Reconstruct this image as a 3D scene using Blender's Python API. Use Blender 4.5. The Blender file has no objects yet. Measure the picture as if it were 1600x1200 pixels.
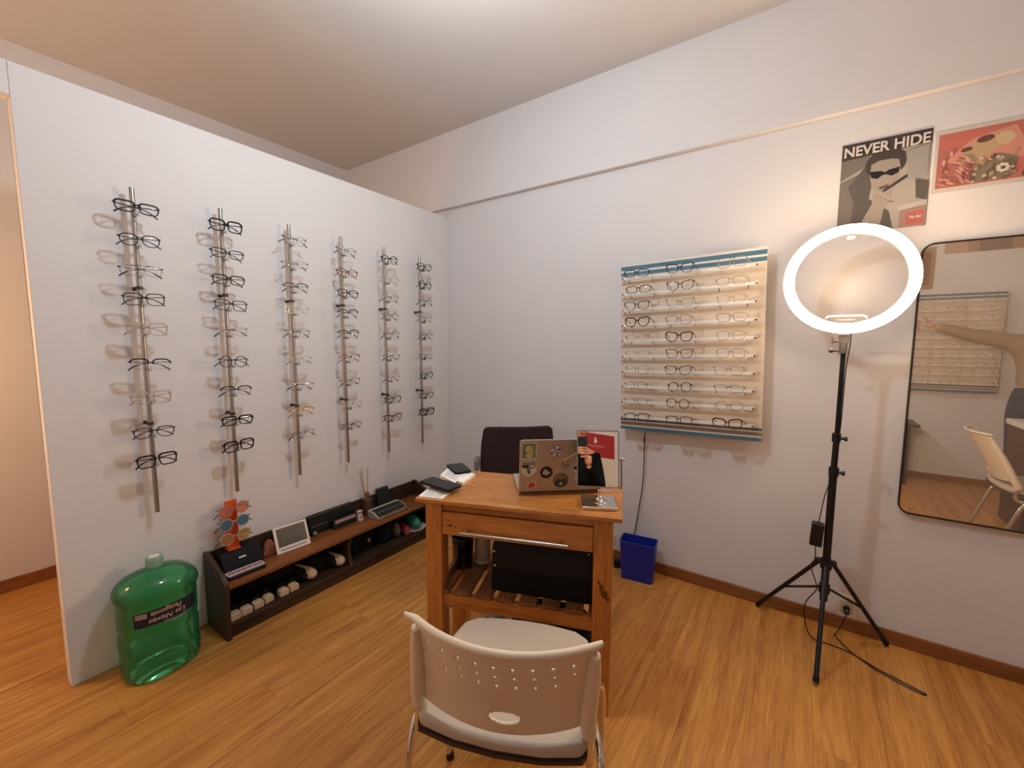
import bpy, bmesh, math, random
from mathutils import Vector, Matrix, Euler
random.seed(7)
D2R = math.pi / 180
COL = bpy.context.scene.collection
SC = bpy.context.scene

# ------------------------------------------------------------------ camera, world, exposure
cam_d = bpy.data.cameras.new('camera'); cam = bpy.data.objects.new('camera', cam_d); COL.objects.link(cam)
cam_d.sensor_width = 36.0; cam_d.lens = 654.61 / 1600 * 36; cam_d.clip_start = 0.005
_r = Vector((0.823638, 0.567107, 0.003083)); _d = Vector((0.056896, -0.077222, -0.995389)); _f = Vector((-0.564255, 0.820016, -0.095869))
CAM = Vector((2.2002, -2.3572, 1.3))
cam.matrix_world = Matrix(((_r.x, -_d.x, -_f.x, CAM.x), (_r.y, -_d.y, -_f.y, CAM.y), (_r.z, -_d.z, -_f.z, CAM.z), (0, 0, 0, 1)))
SC.camera = cam
w = bpy.data.worlds.new('world'); SC.world = w; w.use_nodes = True
w.node_tree.nodes['Background'].inputs[0].default_value = (0.6, 0.7, 1.0, 1); w.node_tree.nodes['Background'].inputs[1].default_value = 0.02
vs = SC.view_settings
SC.display_settings.display_device = 'sRGB'
vs.view_transform = 'Standard'; vs.look = 'None'; vs.gamma = 1.0; vs.exposure = 0.0; vs.use_curve_mapping = False
CEIL_LIGHT = ((0.78, 0.91, 1.0), 325.0)      # colour, radiance of the LED globe under the ceiling
RING_LIGHT = ((1.0, 0.74, 0.49), 145.0)      # ring lamp
HALL_LIGHT = ((1.0, 0.62, 0.33), 34.0)     # lamp in the hallway behind the partition

# ------------------------------------------------------------------ helpers
def lin(c):
    return tuple(((v / 255) / 12.92 if v / 255 <= 0.04045 else ((v / 255 + 0.055) / 1.055) ** 2.4) for v in c)
MATS = {}
def mat(name, rgb, rough=0.5, metal=0.0, spec=0.5, trans=0.0, emit=None, coat=0.0, ior=1.45):
    if name in MATS: return MATS[name]
    m = bpy.data.materials.new(name); m.use_nodes = True; b = m.node_tree.nodes['Principled BSDF']
    b.inputs['Base Color'].default_value = (*lin(rgb), 1); b.inputs['Roughness'].default_value = rough
    b.inputs['Metallic'].default_value = metal; b.inputs['Specular IOR Level'].default_value = spec
    b.inputs['Transmission Weight'].default_value = trans; b.inputs['Coat Weight'].default_value = coat; b.inputs['IOR'].default_value = ior
    if emit:
        b.inputs['Emission Color'].default_value = (*emit[0], 1); b.inputs['Emission Strength'].default_value = emit[1]
    m.diffuse_color = (*lin(rgb), 1); MATS[name] = m
    return m
def nodes(m): return m.node_tree.nodes, m.node_tree.links, m.node_tree.nodes['Principled BSDF']
def thin_mat(name, rgb, opacity, rough=0.05, ior=1.5, gloss=1.0):
    """clear plastic / lens: transparent body, some tint, fresnel gloss"""
    m = bpy.data.materials.new(name); m.use_nodes = True; n = m.node_tree.nodes; l = m.node_tree.links
    for x in list(n): n.remove(x)
    o = n.new('ShaderNodeOutputMaterial'); t = n.new('ShaderNodeBsdfTransparent'); d = n.new('ShaderNodeBsdfDiffuse')
    g = n.new('ShaderNodeBsdfGlossy'); a = n.new('ShaderNodeMixShader'); b = n.new('ShaderNodeMixShader'); f = n.new('ShaderNodeFresnel')
    c = lin(rgb); t.inputs[0].default_value = (*[0.86 + 0.14 * v if opacity < .3 else v for v in c], 1); d.inputs[0].default_value = (*c, 1)
    g.inputs['Roughness'].default_value = rough; a.inputs[0].default_value = opacity; f.inputs[0].default_value = ior
    l.new(t.outputs[0], a.inputs[1]); l.new(d.outputs[0], a.inputs[2]); l.new(f.outputs[0], b.inputs[0])
    l.new(a.outputs[0], b.inputs[1]); l.new(g.outputs[0], b.inputs[2]); l.new(b.outputs[0], o.inputs[0])
    MATS[name] = m; return m
def wood_mat(name, c1, c2, c3=None, scale=(1, 1, 1), rough=0.4, per_object=0.0, spec=0.4, coat=0.0, wave=6.0):
    """grain along local Y unless scale says otherwise"""
    m = mat(name, c1, rough, spec=spec, coat=coat); n, l, b = nodes(m)
    tc = n.new('ShaderNodeTexCoord'); mp = n.new('ShaderNodeMapping'); mp.inputs['Scale'].default_value = scale
    l.new(tc.outputs['Object'], mp.inputs[0])
    oi = n.new('ShaderNodeObjectInfo'); ad = n.new('ShaderNodeVectorMath'); ad.operation = 'ADD'; sc = n.new('ShaderNodeVectorMath'); sc.operation = 'SCALE'
    cx = n.new('ShaderNodeCombineXYZ'); l.new(oi.outputs['Random'], cx.inputs[0]); l.new(oi.outputs['Random'], cx.inputs[1]); l.new(oi.outputs['Random'], cx.inputs[2])
    sc.inputs['Scale'].default_value = 37.0; l.new(cx.outputs[0], sc.inputs[0]); l.new(mp.outputs[0], ad.inputs[0]); l.new(sc.outputs[0], ad.inputs[1])
    n1 = n.new('ShaderNodeTexNoise'); n1.inputs['Scale'].default_value = 1.0; n1.inputs['Detail'].default_value = 6; n1.inputs['Roughness'].default_value = 0.62; n1.inputs['Distortion'].default_value = 0.6
    l.new(ad.outputs[0], n1.inputs['Vector'])
    n2 = n.new('ShaderNodeTexNoise'); n2.inputs['Scale'].default_value = wave; n2.inputs['Detail'].default_value = 3
    l.new(ad.outputs[0], n2.inputs['Vector'])
    mx = n.new('ShaderNodeMix'); mx.data_type = 'FLOAT'; mx.inputs[0].default_value = 0.35; l.new(n1.outputs[0], mx.inputs[2]); l.new(n2.outputs[0], mx.inputs[3])
    r = n.new('ShaderNodeValToRGB'); e = r.color_ramp.elements
    e[0].position = 0.36; e[0].color = (*lin(c2), 1); e[1].position = 0.60; e[1].color = (*lin(c1), 1)
    if c3: k = e.new(0.72); k.color = (*lin(c3), 1)
    l.new(mx.outputs[0], r.inputs[0])
    hs = n.new('ShaderNodeHueSaturation'); ma = n.new('ShaderNodeMath'); ma.operation = 'MULTIPLY_ADD'; ma.inputs[1].default_value = per_object; ma.inputs[2].default_value = 1 - per_object / 2
    l.new(oi.outputs['Random'], ma.inputs[0]); l.new(ma.outputs[0], hs.inputs['Value']); l.new(r.outputs[0], hs.inputs['Color']); l.new(hs.outputs[0], b.inputs['Base Color'])
    bp = n.new('ShaderNodeBump'); bp.inputs['Strength'].default_value = 0.08; bp.inputs['Distance'].default_value = 0.002; l.new(mx.outputs[0], bp.inputs['Height']); l.new(bp.outputs[0], b.inputs['Normal'])
    return m
def speckle(m, c2, scale=60, amount=0.5, bump=0.0):
    n, l, b = nodes(m); tc = n.new('ShaderNodeTexCoord'); no = n.new('ShaderNodeTexNoise'); no.inputs['Scale'].default_value = scale; no.inputs['Detail'].default_value = 4
    l.new(tc.outputs['Object'], no.inputs['Vector']); mx = n.new('ShaderNodeMix'); mx.data_type = 'RGBA'
    mx.inputs[6].default_value = b.inputs['Base Color'].default_value; mx.inputs[7].default_value = (*lin(c2), 1)
    ma = n.new('ShaderNodeMath'); ma.operation = 'MULTIPLY'; ma.inputs[1].default_value = amount; l.new(no.outputs[0], ma.inputs[0]); l.new(ma.outputs[0], mx.inputs[0]); l.new(mx.outputs[2], b.inputs['Base Color'])
    if bump:
        bp = n.new('ShaderNodeBump'); bp.inputs['Strength'].default_value = bump; bp.inputs['Distance'].default_value = 0.001; l.new(no.outputs[0], bp.inputs['Height']); l.new(bp.outputs[0], b.inputs['Normal'])
    return m

class MB:
    """collects plain geometry; build() links it as ONE mesh object"""
    def __init__(s): s.v = []; s.f = []; s.mi = []; s.cur = 0
    def add(s, vs, fs):
        k = len(s.v); s.v += [tuple(v) for v in vs]; s.f += [tuple(i + k for i in f) for f in fs]; s.mi += [s.cur] * len(fs); return s
    def box(s, lo, hi, M=None):
        x0, y0, z0 = lo; x1, y1, z1 = hi
        vs = [Vector(p) for p in ((x0, y0, z0), (x1, y0, z0), (x1, y1, z0), (x0, y1, z0), (x0, y0, z1), (x1, y0, z1), (x1, y1, z1), (x0, y1, z1))]
        if M: vs = [M @ p for p in vs]
        return s.add(vs, [(0, 3, 2, 1), (4, 5, 6, 7), (0, 1, 5, 4), (1, 2, 6, 5), (2, 3, 7, 6), (3, 0, 4, 7)])
    def prism(s, poly, axis, a, b, M=None):
        """poly in the two other axes (in xyz order), extruded along axis from a to b"""
        def P(u, v, t): return Vector((t, u, v)) if axis == 'x' else Vector((u, t, v)) if axis == 'y' else Vector((u, v, t))
        n = len(poly); vs = [P(u, v, a) for u, v in poly] + [P(u, v, b) for u, v in poly]
        if M: vs = [M @ p for p in vs]
        return s.add(vs, [tuple(range(n)), tuple(range(2 * n - 1, n - 1, -1))] + [(i, i + n, (i + 1) % n + n, (i + 1) % n) for i in range(n)])
    def tube(s, pts, r, n=10, closed=False, caps=True, flat=1.0):
        pts = [Vector(p) for p in pts]; m = len(pts); rs = r if isinstance(r, (list, tuple)) else [r] * m
        up = None; rings = []
        for i in range(m):
            if closed: t = pts[(i + 1) % m] - pts[i - 1]
            else: t = pts[min(i + 1, m - 1)] - pts[max(i - 1, 0)]
            t.normalize()
            if up is None: up = Vector((0, 0, 1)) if abs(t.z) < .9 else Vector((1, 0, 0))
            a = t.cross(up); a.normalize(); b = a.cross(t); b.normalize(); up = b
            rings.append([pts[i] + (a * math.cos(2 * math.pi * k / n) * flat + b * math.sin(2 * math.pi * k / n)) * rs[i] for k in range(n)])
        vs = [p for q in rings for p in q]; fs = []
        for i in range(m if closed else m - 1):
            j = (i + 1) % m
            for k in range(n): fs.append((i * n + k, i * n + (k + 1) % n, j * n + (k + 1) % n, j * n + k))
        if caps and not closed: fs += [tuple(range(n - 1, -1, -1)), tuple((m - 1) * n + k for k in range(n))]
        return s.add(vs, fs)
    def cyl(s, p0, p1, r, n=16, r1=None): return s.tube([p0, p1], [r, r if r1 is None else r1], n)
    def lathe(s, prof, n=32, c=(0, 0, 0), sx=1.0, sy=1.0, M=None, e=2.0):
        vs = []; fs = []; m = len(prof)
        for r, z in prof:
            for k in range(n):
                t = 2 * math.pi * k / n; ct, st = math.cos(t), math.sin(t)
                x = math.copysign(abs(ct) ** (2 / e), ct); y = math.copysign(abs(st) ** (2 / e), st)
                p = Vector((c[0] + r * sx * x, c[1] + r * sy * y, c[2] + z)); vs.append(M @ p if M else p)
        for i in range(m - 1):
            for k in range(n): fs.append((i * n + k, i * n + (k + 1) % n, (i + 1) * n + (k + 1) % n, (i + 1) * n + k))
        if prof[0][0] > 1e-6: fs.append(tuple(range(n - 1, -1, -1)))
        if prof[-1][0] > 1e-6: fs.append(tuple((m - 1) * n + k for k in range(n)))
        return s.add(vs, fs)
    def ball(s, c, r, n=12, sc=(1, 1, 1)):
        prof = [(max(1e-7, math.sin(math.pi * i / n)) * r, -math.cos(math.pi * i / n) * r * sc[2]) for i in range(n + 1)]
        return s.lathe(prof, n * 2, c, sc[0], sc[1])
    def poly(s, pts): return s.add(pts, [tuple(range(len(pts)))])
    def mesh(s, name, smooth=40):
        me = bpy.data.meshes.new(name); me.from_pydata(s.v, [], s.f); me.validate(); me.update()
        if len(set(s.mi)) > 1 and len(me.polygons) == len(s.mi): me.polygons.foreach_set('material_index', s.mi)
        bm = bmesh.new(); bm.from_mesh(me); bmesh.ops.remove_doubles(bm, verts=bm.verts, dist=1e-6); bmesh.ops.recalc_face_normals(bm, faces=bm.faces); bm.to_mesh(me); bm.free()
        if smooth:
            me.polygons.foreach_set('use_smooth', [True] * len(me.polygons)); me.set_sharp_from_angle(angle=smooth * D2R)
        return me
    def build(s, name, m, parent=None, bevel=0, smooth=40, loc=None, rot=None, seg=2):
        return link(name, s.mesh(name, smooth), m, parent, bevel, loc, rot, seg)
def link(name, me, m, parent=None, bevel=0, loc=None, rot=None, seg=2):
    o = bpy.data.objects.new(name, me); COL.objects.link(o)
    ms = m if isinstance(m, (list, tuple)) else [m]
    if len(me.materials) == 0:
        for x in ms: me.materials.append(x)
    else:
        o.material_slots[0].link = 'OBJECT'; o.material_slots[0].material = ms[0]
    if parent: o.parent = parent
    if loc: o.location = loc
    if rot: o.rotation_euler = rot
    if bevel:
        b = o.modifiers.new('bevel', 'BEVEL'); b.width = bevel; b.segments = seg; b.limit_method = 'ANGLE'; b.angle_limit = 40 * D2R; b.harden_normals = True
    return o
def tag(o, label, cat, group=None):
    o['label'] = label; o['category'] = cat
    if group: o['group'] = group
    return o
def thing(name, label, cat, loc=(0, 0, 0), rz=0.0, group=None):
    o = bpy.data.objects.new(name, None); COL.objects.link(o); o.empty_display_size = .05; o.location = loc; o.rotation_euler = (0, 0, rz)
    return tag(o, label, cat, group)
def struct(o): o['kind'] = 'structure'; return o
def text(s, size, m, parent, loc, rot, ext=0.0003, sx=1.0, bold=0.0, align='CENTER', shear=0.0, name='lettering'):
    c = bpy.data.curves.new(name, 'FONT'); c.body = s; c.size = size; c.extrude = ext; c.offset = bold; c.align_x = align; c.align_y = 'CENTER'; c.shear = shear
    tmp = bpy.data.objects.new('tmp_text', c); COL.objects.link(tmp); dg = bpy.context.evaluated_depsgraph_get()
    me = bpy.data.meshes.new_from_object(tmp.evaluated_get(dg)); bpy.data.objects.remove(tmp); me.materials.clear(); me.materials.append(m)
    o = bpy.data.objects.new(name, me); COL.objects.link(o); o.parent = parent; o.location = loc; o.rotation_euler = rot; o.scale = (sx, 1, 1)
    return o
def T(x, y, z): return Matrix.Translation((x, y, z))
def RZ(a): return Matrix.Rotation(a, 4, 'Z')
def smoothpath(pts, k=6):
    """Catmull-Rom"""
    P = [Vector(p) for p in pts]; out = []
    for i in range(len(P) - 1):
        a, b, c, d = P[max(i - 1, 0)], P[i], P[i + 1], P[min(i + 2, len(P) - 1)]
        for j in range(k):
            t = j / k; out.append(0.5 * ((2 * b) + (c - a) * t + (2 * a - 5 * b + 4 * c - d) * t * t + (3 * b - a - 3 * c + d) * t ** 3))
    return out + [P[-1]]
def rrect(w, h, r, k=6):
    """rounded rectangle outline, centred"""
    out = []
    for cx, cy, a0 in ((w / 2 - r, h / 2 - r, 0), (-w / 2 + r, h / 2 - r, 90), (-w / 2 + r, -h / 2 + r, 180), (w / 2 - r, -h / 2 + r, 270)):
        for i in range(k + 1):
            a = (a0 + 90 * i / k) * D2R; out.append((cx + r * math.cos(a), cy + r * math.sin(a)))
    return out

# ------------------------------------------------------------------ materials
M_wall = speckle(mat('white_wall_paint', (226, 222, 222), 0.75, spec=0.25), (214, 210, 210), 3.0, 0.5)
M_ceil = mat('ceiling_paint', (214, 208, 204), 0.9, spec=0.1)
M_floor = wood_mat('oak_laminate', (200, 142, 72), (156, 96, 40), (214, 160, 92), (30, 1.6, 30), 0.36, 0.06, spec=0.45)
M_gap = mat('floor_joint', (90, 55, 28), 0.8)
M_base = wood_mat('baseboard_wood', (150, 96, 54), (126, 76, 40), None, (2, 30, 30), 0.5)
M_desk = wood_mat('honey_pine', (190, 126, 62), (146, 86, 36), (206, 146, 80), (2.2, 22, 22), 0.38, 0.08, coat=0.15)
M_deskv = wood_mat('honey_pine_upright', (194, 128, 62), (154, 94, 40), (206, 144, 76), (22, 22, 2.2), 0.38, 0.08, coat=0.15)
M_desky = wood_mat('honey_pine_slat', (128, 86, 50), (98, 60, 32), (140, 98, 60), (22, 2.2, 22), 0.42, 0.12)
M_knot = mat('pine_knot', (58, 26, 10), 0.5)
M_dark = wood_mat('dark_walnut', (70, 50, 38), (50, 34, 26), None, (20, 2.0, 20), 0.45)
M_darkt = wood_mat('red_brown_shelf_top', (142, 84, 40), (106, 60, 28), (158, 98, 50), (24, 1.8, 24), 0.35, coat=0.1)
M_steel = mat('brushed_steel', (178, 172, 166), 0.32, 1.0)
M_chrome = mat('chrome', (225, 222, 218), 0.07, 1.0)
M_bracket = mat('dark_bracket', (78, 74, 72), 0.45, 0.6)
M_black = mat('black_plastic', (20, 20, 22), 0.42)
M_blackm = mat('black_matte', (24, 23, 25), 0.7, spec=0.25)
M_blackf = speckle(mat('black_fabric', (16, 16, 19), 0.85, spec=0.2), (26, 26, 30), 180, 0.6, 0.2)
M_white = mat('white_plastic', (226, 218, 205), 0.4)
M_cream = mat('cream_plastic', (222, 205, 182), 0.42)
M_vinyl = speckle(mat('cream_vinyl', (182, 168, 153), 0.5), (172, 158, 143), 40, 0.5, 0.05)
M_paper = mat('paper', (238, 234, 230), 0.8, spec=0.2)
M_ink = mat('grey_ink', (120, 118, 122), 0.8)
M_clear = thin_mat('clear_acrylic', (236, 230, 224), 0.14)
M_clearh = thin_mat('frosted_acrylic', (250, 246, 240), 0.86, 0.25)
M_lens = thin_mat('clear_lens', (250, 250, 250), 0.03, 0.02, 1.35)
M_mirror = mat('mirror_silver', (244, 242, 240), 0.01, 1.0)
M_navy = mat('blue_plastic', (28, 42, 150), 0.4)

# ------------------------------------------------------------------ room shell
CZ = 2.795
struct(MB().box((-1.25, -3.35, -0.10), (5.0, 0.1, -0.008)).build('floor', M_gap))
floor = bpy.data.objects['floor']
_pl = {}
def plank_mesh(L, W):
    k = (round(L, 3), round(W, 3))
    if k not in _pl:
        b = MB(); g = .0003; c = .0007
        b.add([(-W/2+g, -L/2+g, -.008), (W/2-g, -L/2+g, -.008), (W/2-g, L/2-g, -.008), (-W/2+g, L/2-g, -.008),
               (-W/2+g, -L/2+g, -c*.6), (W/2-g, -L/2+g, -c*.6), (W/2-g, L/2-g, -c*.6), (-W/2+g, L/2-g, -c*.6),
               (-W/2+g+c, -L/2+g+c, 0), (W/2-g-c, -L/2+g+c, 0), (W/2-g-c, L/2-g-c, 0), (-W/2+g+c, L/2-g-c, 0)],
              [(0, 3, 2, 1)] + [(i, (i+1) % 4, (i+1) % 4+4, i+4) for i in range(4)] + [(i+4, (i+1) % 4+4, (i+1) % 4+8, i+8) for i in range(4)] + [(8, 9, 10, 11)])
        _pl[k] = b.mesh('plank', 0)
    return _pl[k]
W = 0.192; x = -1.15; i = 0
while x < 4.9:
    off = (i * 0.47) % 1.28; y1 = 0.0; first = True
    while y1 > -3.25:
        L = off if (first and off > .05) else 1.28
        y0 = max(y1 - L, -3.25); first = False
        if y1 - y0 > .02: link('plank', plank_mesh(y1 - y0, W), M_floor, floor, loc=(x + W/2, (y0 + y1) / 2, 0))
        y1 = y0
    x += W; i += 1
struct(MB().box((-1.25, -3.35, CZ), (5.0, 0.1, CZ + .1)).build('ceiling', M_ceil))
struct(MB().box((-1.25, 0, -.1), (5.0, .1, CZ)).build('wall_back', M_wall))
struct(MB().box((-1.15, -.035, 2.277), (4.9, .0, CZ)).build('trim_1', M_wall))
b = MB(); b.box((-.07, -2.09, 0), (0, 0, 2.22)); b.box((-.07, -3.02, 2.112), (0, -2.09, 2.22)); b.box((-.07, -3.25, 0), (0, -3.02, 2.22))
struct(b.build('wall_left', M_wall, bevel=.003))
struct(MB().box((-1.25, -3.35, -.1), (-1.15, .0, CZ)).build('wall_hallway', M_wall))
struct(MB().box((-1.15, -3.35, -.1), (5.0, -3.25, CZ)).build('wall_front', M_wall))
struct(MB().box((4.9, -3.25, -.1), (5.0, 0, CZ)).build('wall_right', M_wall))
struct(MB().box((0, -.012, 0), (4.9, 0, .062)).build('baseboard_back', M_base, bevel=.003))
struct(MB().box((0, -3.25, 0), (4.9, -3.238, .062)).build('baseboard_front', M_base, bevel=.003))
struct(MB().box((-1.15, -3.25, 0), (-1.138, -.012, .068)).build('baseboard_hallway', M_base, bevel=.003))

# ------------------------------------------------------------------ lamps out of frame
M_dome = mat('led_dome', (240, 245, 250), 0.5, emit=CEIL_LIGHT)
cl = thing('ceiling_lamp', 'white LED globe bulb on a short cord under the ceiling', 'lamp', (1.26, -1.40, CZ))
MB().lathe([(.05, 0), (.05, -.018), (.012, -.03), (.004, -.034)], 28).build('ceiling_rose', M_white, cl)
MB().cyl((0, 0, -.03), (0, 0, -.29), .004, 10).build('cord', M_white, cl)
MB().cyl((0, 0, -.285), (0, 0, -.335), .024, 20).build('socket', M_white, cl)
MB().ball((0, 0, -.385), .054, 10).build('bulb', M_dome, cl)
hl = thing('floor_lamp', 'warm floor lamp with paper shade standing in the hallway', 'lamp', (-.55, -2.80, 0))
MB().lathe([(.13, 0), (.13, .015), (.02, .03), (.012, .04), (.012, 1.24), (0, 1.24)], 24).build('base', M_blackm, hl)
MB().lathe([(.02, 1.25), (.09, 1.28), (.13, 1.36), (.13, 1.42), (.09, 1.50), (.02, 1.53)], 24).build('lamp_shade', mat('paper_shade', (250, 235, 210), .6, emit=HALL_LIGHT), hl)

# ------------------------------------------------------------------ spectacles
def outline(style, n=28):
    P = []
    hw, hh, e = {'rect': (.0262, .0165, 4.2), 'square': (.0252, .0205, 4.4), 'round': (.0222, .0222, 2.0), 'panto': (.0245, .0212, 2.6), 'cat': (.0262, .0195, 2.9),
                 'aviator': (.0262, .0222, 2.5), 'oval': (.0250, .0175, 2.3), 'browline': (.0255, .0185, 3.2)}[style]
    for i in range(n):
        t = 2 * math.pi * i / n; c, s = math.cos(t), math.sin(t)
        x = math.copysign(abs(c) ** (2 / e), c) * hw; z = math.copysign(abs(s) ** (2 / e), s) * hh; d = max(0, -z / hh)
        if style in ('rect', 'square', 'browline'): x *= 1 - .13 * d
        if style == 'panto': x *= 1 - .17 * d; z *= 1 if z < 0 else .86
        if style == 'cat': x *= 1 - .22 * d; z += .0065 * max(0, x / hw) * (1 if z > 0 else .3)
        if style == 'aviator': x = x * (1 - .16 * d) + .003 * d; z *= 1 if z < 0 else .72
        P.append((x, z))
    return P
_gl = {}
def ring_mesh(b, P, cx, sgn, t, dep, tt=None):
    n = len(P); Q = []
    for i in range(n):
        a = Vector(P[i - 1]); c = Vector(P[(i + 1) % n]); d = (c - a).normalized(); Q.append(Vector((d.y, -d.x)))
    vs = []
    for (x, z), q in zip(P, Q):
        k = t if (tt is None or z < .004) else tt
        for yy, m in ((-dep / 2, 0), (-dep / 2, k), (dep / 2, k), (dep / 2, 0)): vs.append((cx + sgn * (x + q.x * m), yy, z + q.y * m))
    fs = []
    for i in range(n):
        j = (i + 1) % n
        for k in range(4): fs.append((i*4+k, i*4+(k+1) % 4, j*4+(k+1) % 4, j*4+k))
    b.add(vs, fs)
def spec_mesh(style, weight, fold):
    """local frame: front faces -Y, temples run to +Y (or fold behind the front)"""
    key = (style, weight, fold)
    if key in _gl: return _gl[key]
    t, dep, tt = {'bold': (.0042, .0045, .0062), 'mid': (.0028, .0035, .0036), 'thin': (.0013, .0018, None), 'half': (.0007, .0016, .0048)}[weight]
    P = outline(style); hw = max(p[0] for p in P); cx = hw + .0085; zt = max(p[1] for p in P)
    b = MB()
    for s in (1, -1): ring_mesh(b, P, s * cx, s, t, dep, tt)
    zb = .006 if style != 'aviator' else .003; rb = max(t * .75, .0014); ix = .0085 + .0015
    b.tube(smoothpath([(-ix - .001, 0, zb - .001), (-.005, -.001, zb + .003), (.005, -.001, zb + .003), (ix + .001, 0, zb - .001)], 4), rb, 6)
    if style == 'aviator': b.tube([(-cx + .004, 0, zt + .001), (0, -.001, zt + .0015), (cx - .004, 0, zt + .001)], .0011, 6)
    ex = cx + hw; ze = zt * .55 + (.006 if style == 'cat' else 0)
    for s in (1, -1): b.box((min(s*(ex-.001), s*(ex+.0065)), -dep/2, ze-.0022), (max(s*(ex-.001), s*(ex+.0065)), dep/2+.003, ze+.0022))
    fm = b.mesh('frame', 45)
    lm = []
    for s in (1, -1):
        lb = MB(); n = len(P); vs = [(s * cx, -.0022, 0)] + [(s*(cx + .6 * x * s * s), -.0015, z * .6) for x, z in P] + [(s * (cx + x), .0004, z) for x, z in P]
        fs = [(0, 1 + i, 1 + (i + 1) % n) for i in range(n)] + [(1 + i, 1 + n + i, 1 + n + (i + 1) % n, 1 + (i + 1) % n) for i in range(n)]
        lb.add(vs, fs); lm.append(lb.mesh('lens', 60))
    tm = []; r = {'bold': .0024, 'mid': .0018, 'thin': .0010, 'half': .0015}[weight]; tip = .0026 if weight in ('thin', 'half') else r * 1.25
    for s in (1, -1):
        hx = ex + .005; tb = MB()
        if fold:
            yb = .009 if s > 0 else .014; dz = -.0095
            pts = [(s*hx, .002, ze), (s*(hx-.003), yb, ze), (s*(hx-.05), yb, ze + dz*.4), (s*(hx-.092), yb+.002, ze + dz), (s*(hx-.116), yb+.004, ze + dz - .012), (s*(hx-.130), yb+.004, ze + dz - .024)]
        else:
            pts = [(s*hx, .002, ze), (s*(hx+.001), .02, ze-.003), (s*(hx+.001), .045, ze-.008), (s*hx, .066, ze-.0135), (s*(hx-.002), .080, ze-.024), (s*(hx-.004), .088, ze-.042)]
        q = smoothpath(pts, 3); m = len(q); rr = [r if i < m * .68 else tip for i in range(m)]
        tb.tube(q, rr, 6, flat=.75); tm.append(tb.mesh('temple', 60))
    _gl[key] = (fm, lm, tm); return _gl[key]
FR = {}
def fr_mat(k):
    if k in FR: return FR[k]
    d = {'black': ((18, 18, 20), .25, 0), 'brown': ((66, 42, 28), .3, 0), 'grey': ((92, 84, 78), .35, 0), 'gunmetal': ((70, 68, 68), .3, .8), 'gold': ((212, 176, 104), .25, 1.0),
         'silver': ((176, 172, 168), .22, 1.0), 'green': ((24, 44, 34), .3, 0), 'blue': ((26, 32, 62), .3, 0), 'red': ((110, 34, 30), .3, 0), 'bronze': ((120, 92, 64), .3, .8)}
    if k == 'clear': FR[k] = thin_mat('clear_frame', (236, 224, 214), .38, .06, 1.5)
    elif k == 'rose': FR[k] = thin_mat('rose_clear_frame', (214, 184, 166), .5, .08, 1.5)
    elif k == 'tortoise': FR[k] = speckle(mat('tortoise_frame', (44, 26, 16), .25), (140, 84, 40), 90, .8)
    else: c, r, m = d[k]; FR[k] = mat(k + '_frame', c, r, m)
    return FR[k]
def spectacles(style, weight, colour, fold, loc, rot, label, group, lens=None, temple=None, scale=1.0):
    fm, lm, tm = spec_mesh(style, weight, fold)
    t = thing('eyeglasses', label, 'glasses', loc, 0, group); t.rotation_euler = rot; t.scale = (scale,) * 3
    m = fr_mat(colour)
    link('frame', fm, m, t)
    for q in lm: link('lens', q, lens or M_lens, t)
    for q in tm: link('temple', q, fr_mat(temple) if temple else m, t)
    return t
ORD = ['top', 'second', 'third', 'fourth', 'fifth', 'sixth', 'seventh', 'eighth', 'bottom', 'bottom']

# ------------------------------------------------------------------ six display rods on the partition, nine pairs each
ROD_Y = [-1.810, -1.512, -1.211, -.922, -.627, -.336]
ROD_N = ['the rod beside the doorway', 'the second rod from the doorway', 'the third rod from the doorway', 'the third rod from the corner', 'the second rod from the corner', 'the rod nearest the corner']
ROD_Z = [1.803, 1.685, 1.572, 1.462, 1.348, 1.212, 1.080, .945, .828]
RD = [
 [('rect','bold','black'),('panto','mid','black'),('aviator','thin','black'),('square','mid','green'),('square','bold','clear'),('browline','half','black'),('square','bold','clear'),('aviator','mid','black'),('square','bold','black')],
 [('square','bold','black'),('rect','mid','black'),('rect','bold','black'),('square','mid','blue'),('panto','thin','bronze'),('round','mid','blue'),('browline','half','black'),('rect','bold','black'),('square','bold','black')],
 [('round','thin','gunmetal'),('rect','thin','gunmetal'),('browline','half','gunmetal'),('rect','thin','silver'),('panto','thin','gunmetal'),('oval','thin','silver'),('rect','thin','silver'),('browline','half','gold'),('round','thin','silver')],
 [('panto','thin','gunmetal'),('oval','mid','red'),('rect','mid','black'),('browline','half','blue'),('browline','half','black'),('browline','half','bronze'),('rect','thin','gunmetal'),('panto','thin','silver'),('oval','thin','gunmetal')],
 [('round','mid','black'),('rect','thin','silver'),('panto','thin','bronze'),('oval','thin','bronze'),('round','thin','bronze'),('rect','thin','gunmetal'),('oval','thin','silver'),('square','mid','black'),('cat','mid','tortoise')],
 [('square','mid','black'),('round','mid','black'),('round','thin','grey'),('panto','thin','silver'),('rect','thin','bronze'),('oval','thin','grey'),('panto','mid','green'),('oval','mid','grey'),('square','bold','black')]]
SW = {'rect': 'rectangular', 'square': 'square', 'round': 'round', 'panto': 'soft rounded', 'cat': 'cat-eye', 'aviator': 'aviator', 'oval': 'oval', 'browline': 'half-rim'}
WW = {'bold': 'thick', 'mid': 'slim', 'thin': 'thin wire', 'half': 'topped'}
def glass_words(s, wt, c): return ('%s %s glasses' % (c, SW[s])) if wt in ('mid', 'half') else '%s %s %s glasses' % (WW[wt], c, SW[s])
pole_me = MB().cyl((0, 0, 0), (0, 0, 1.285), .0085, 14).mesh('pole', 50)
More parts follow.
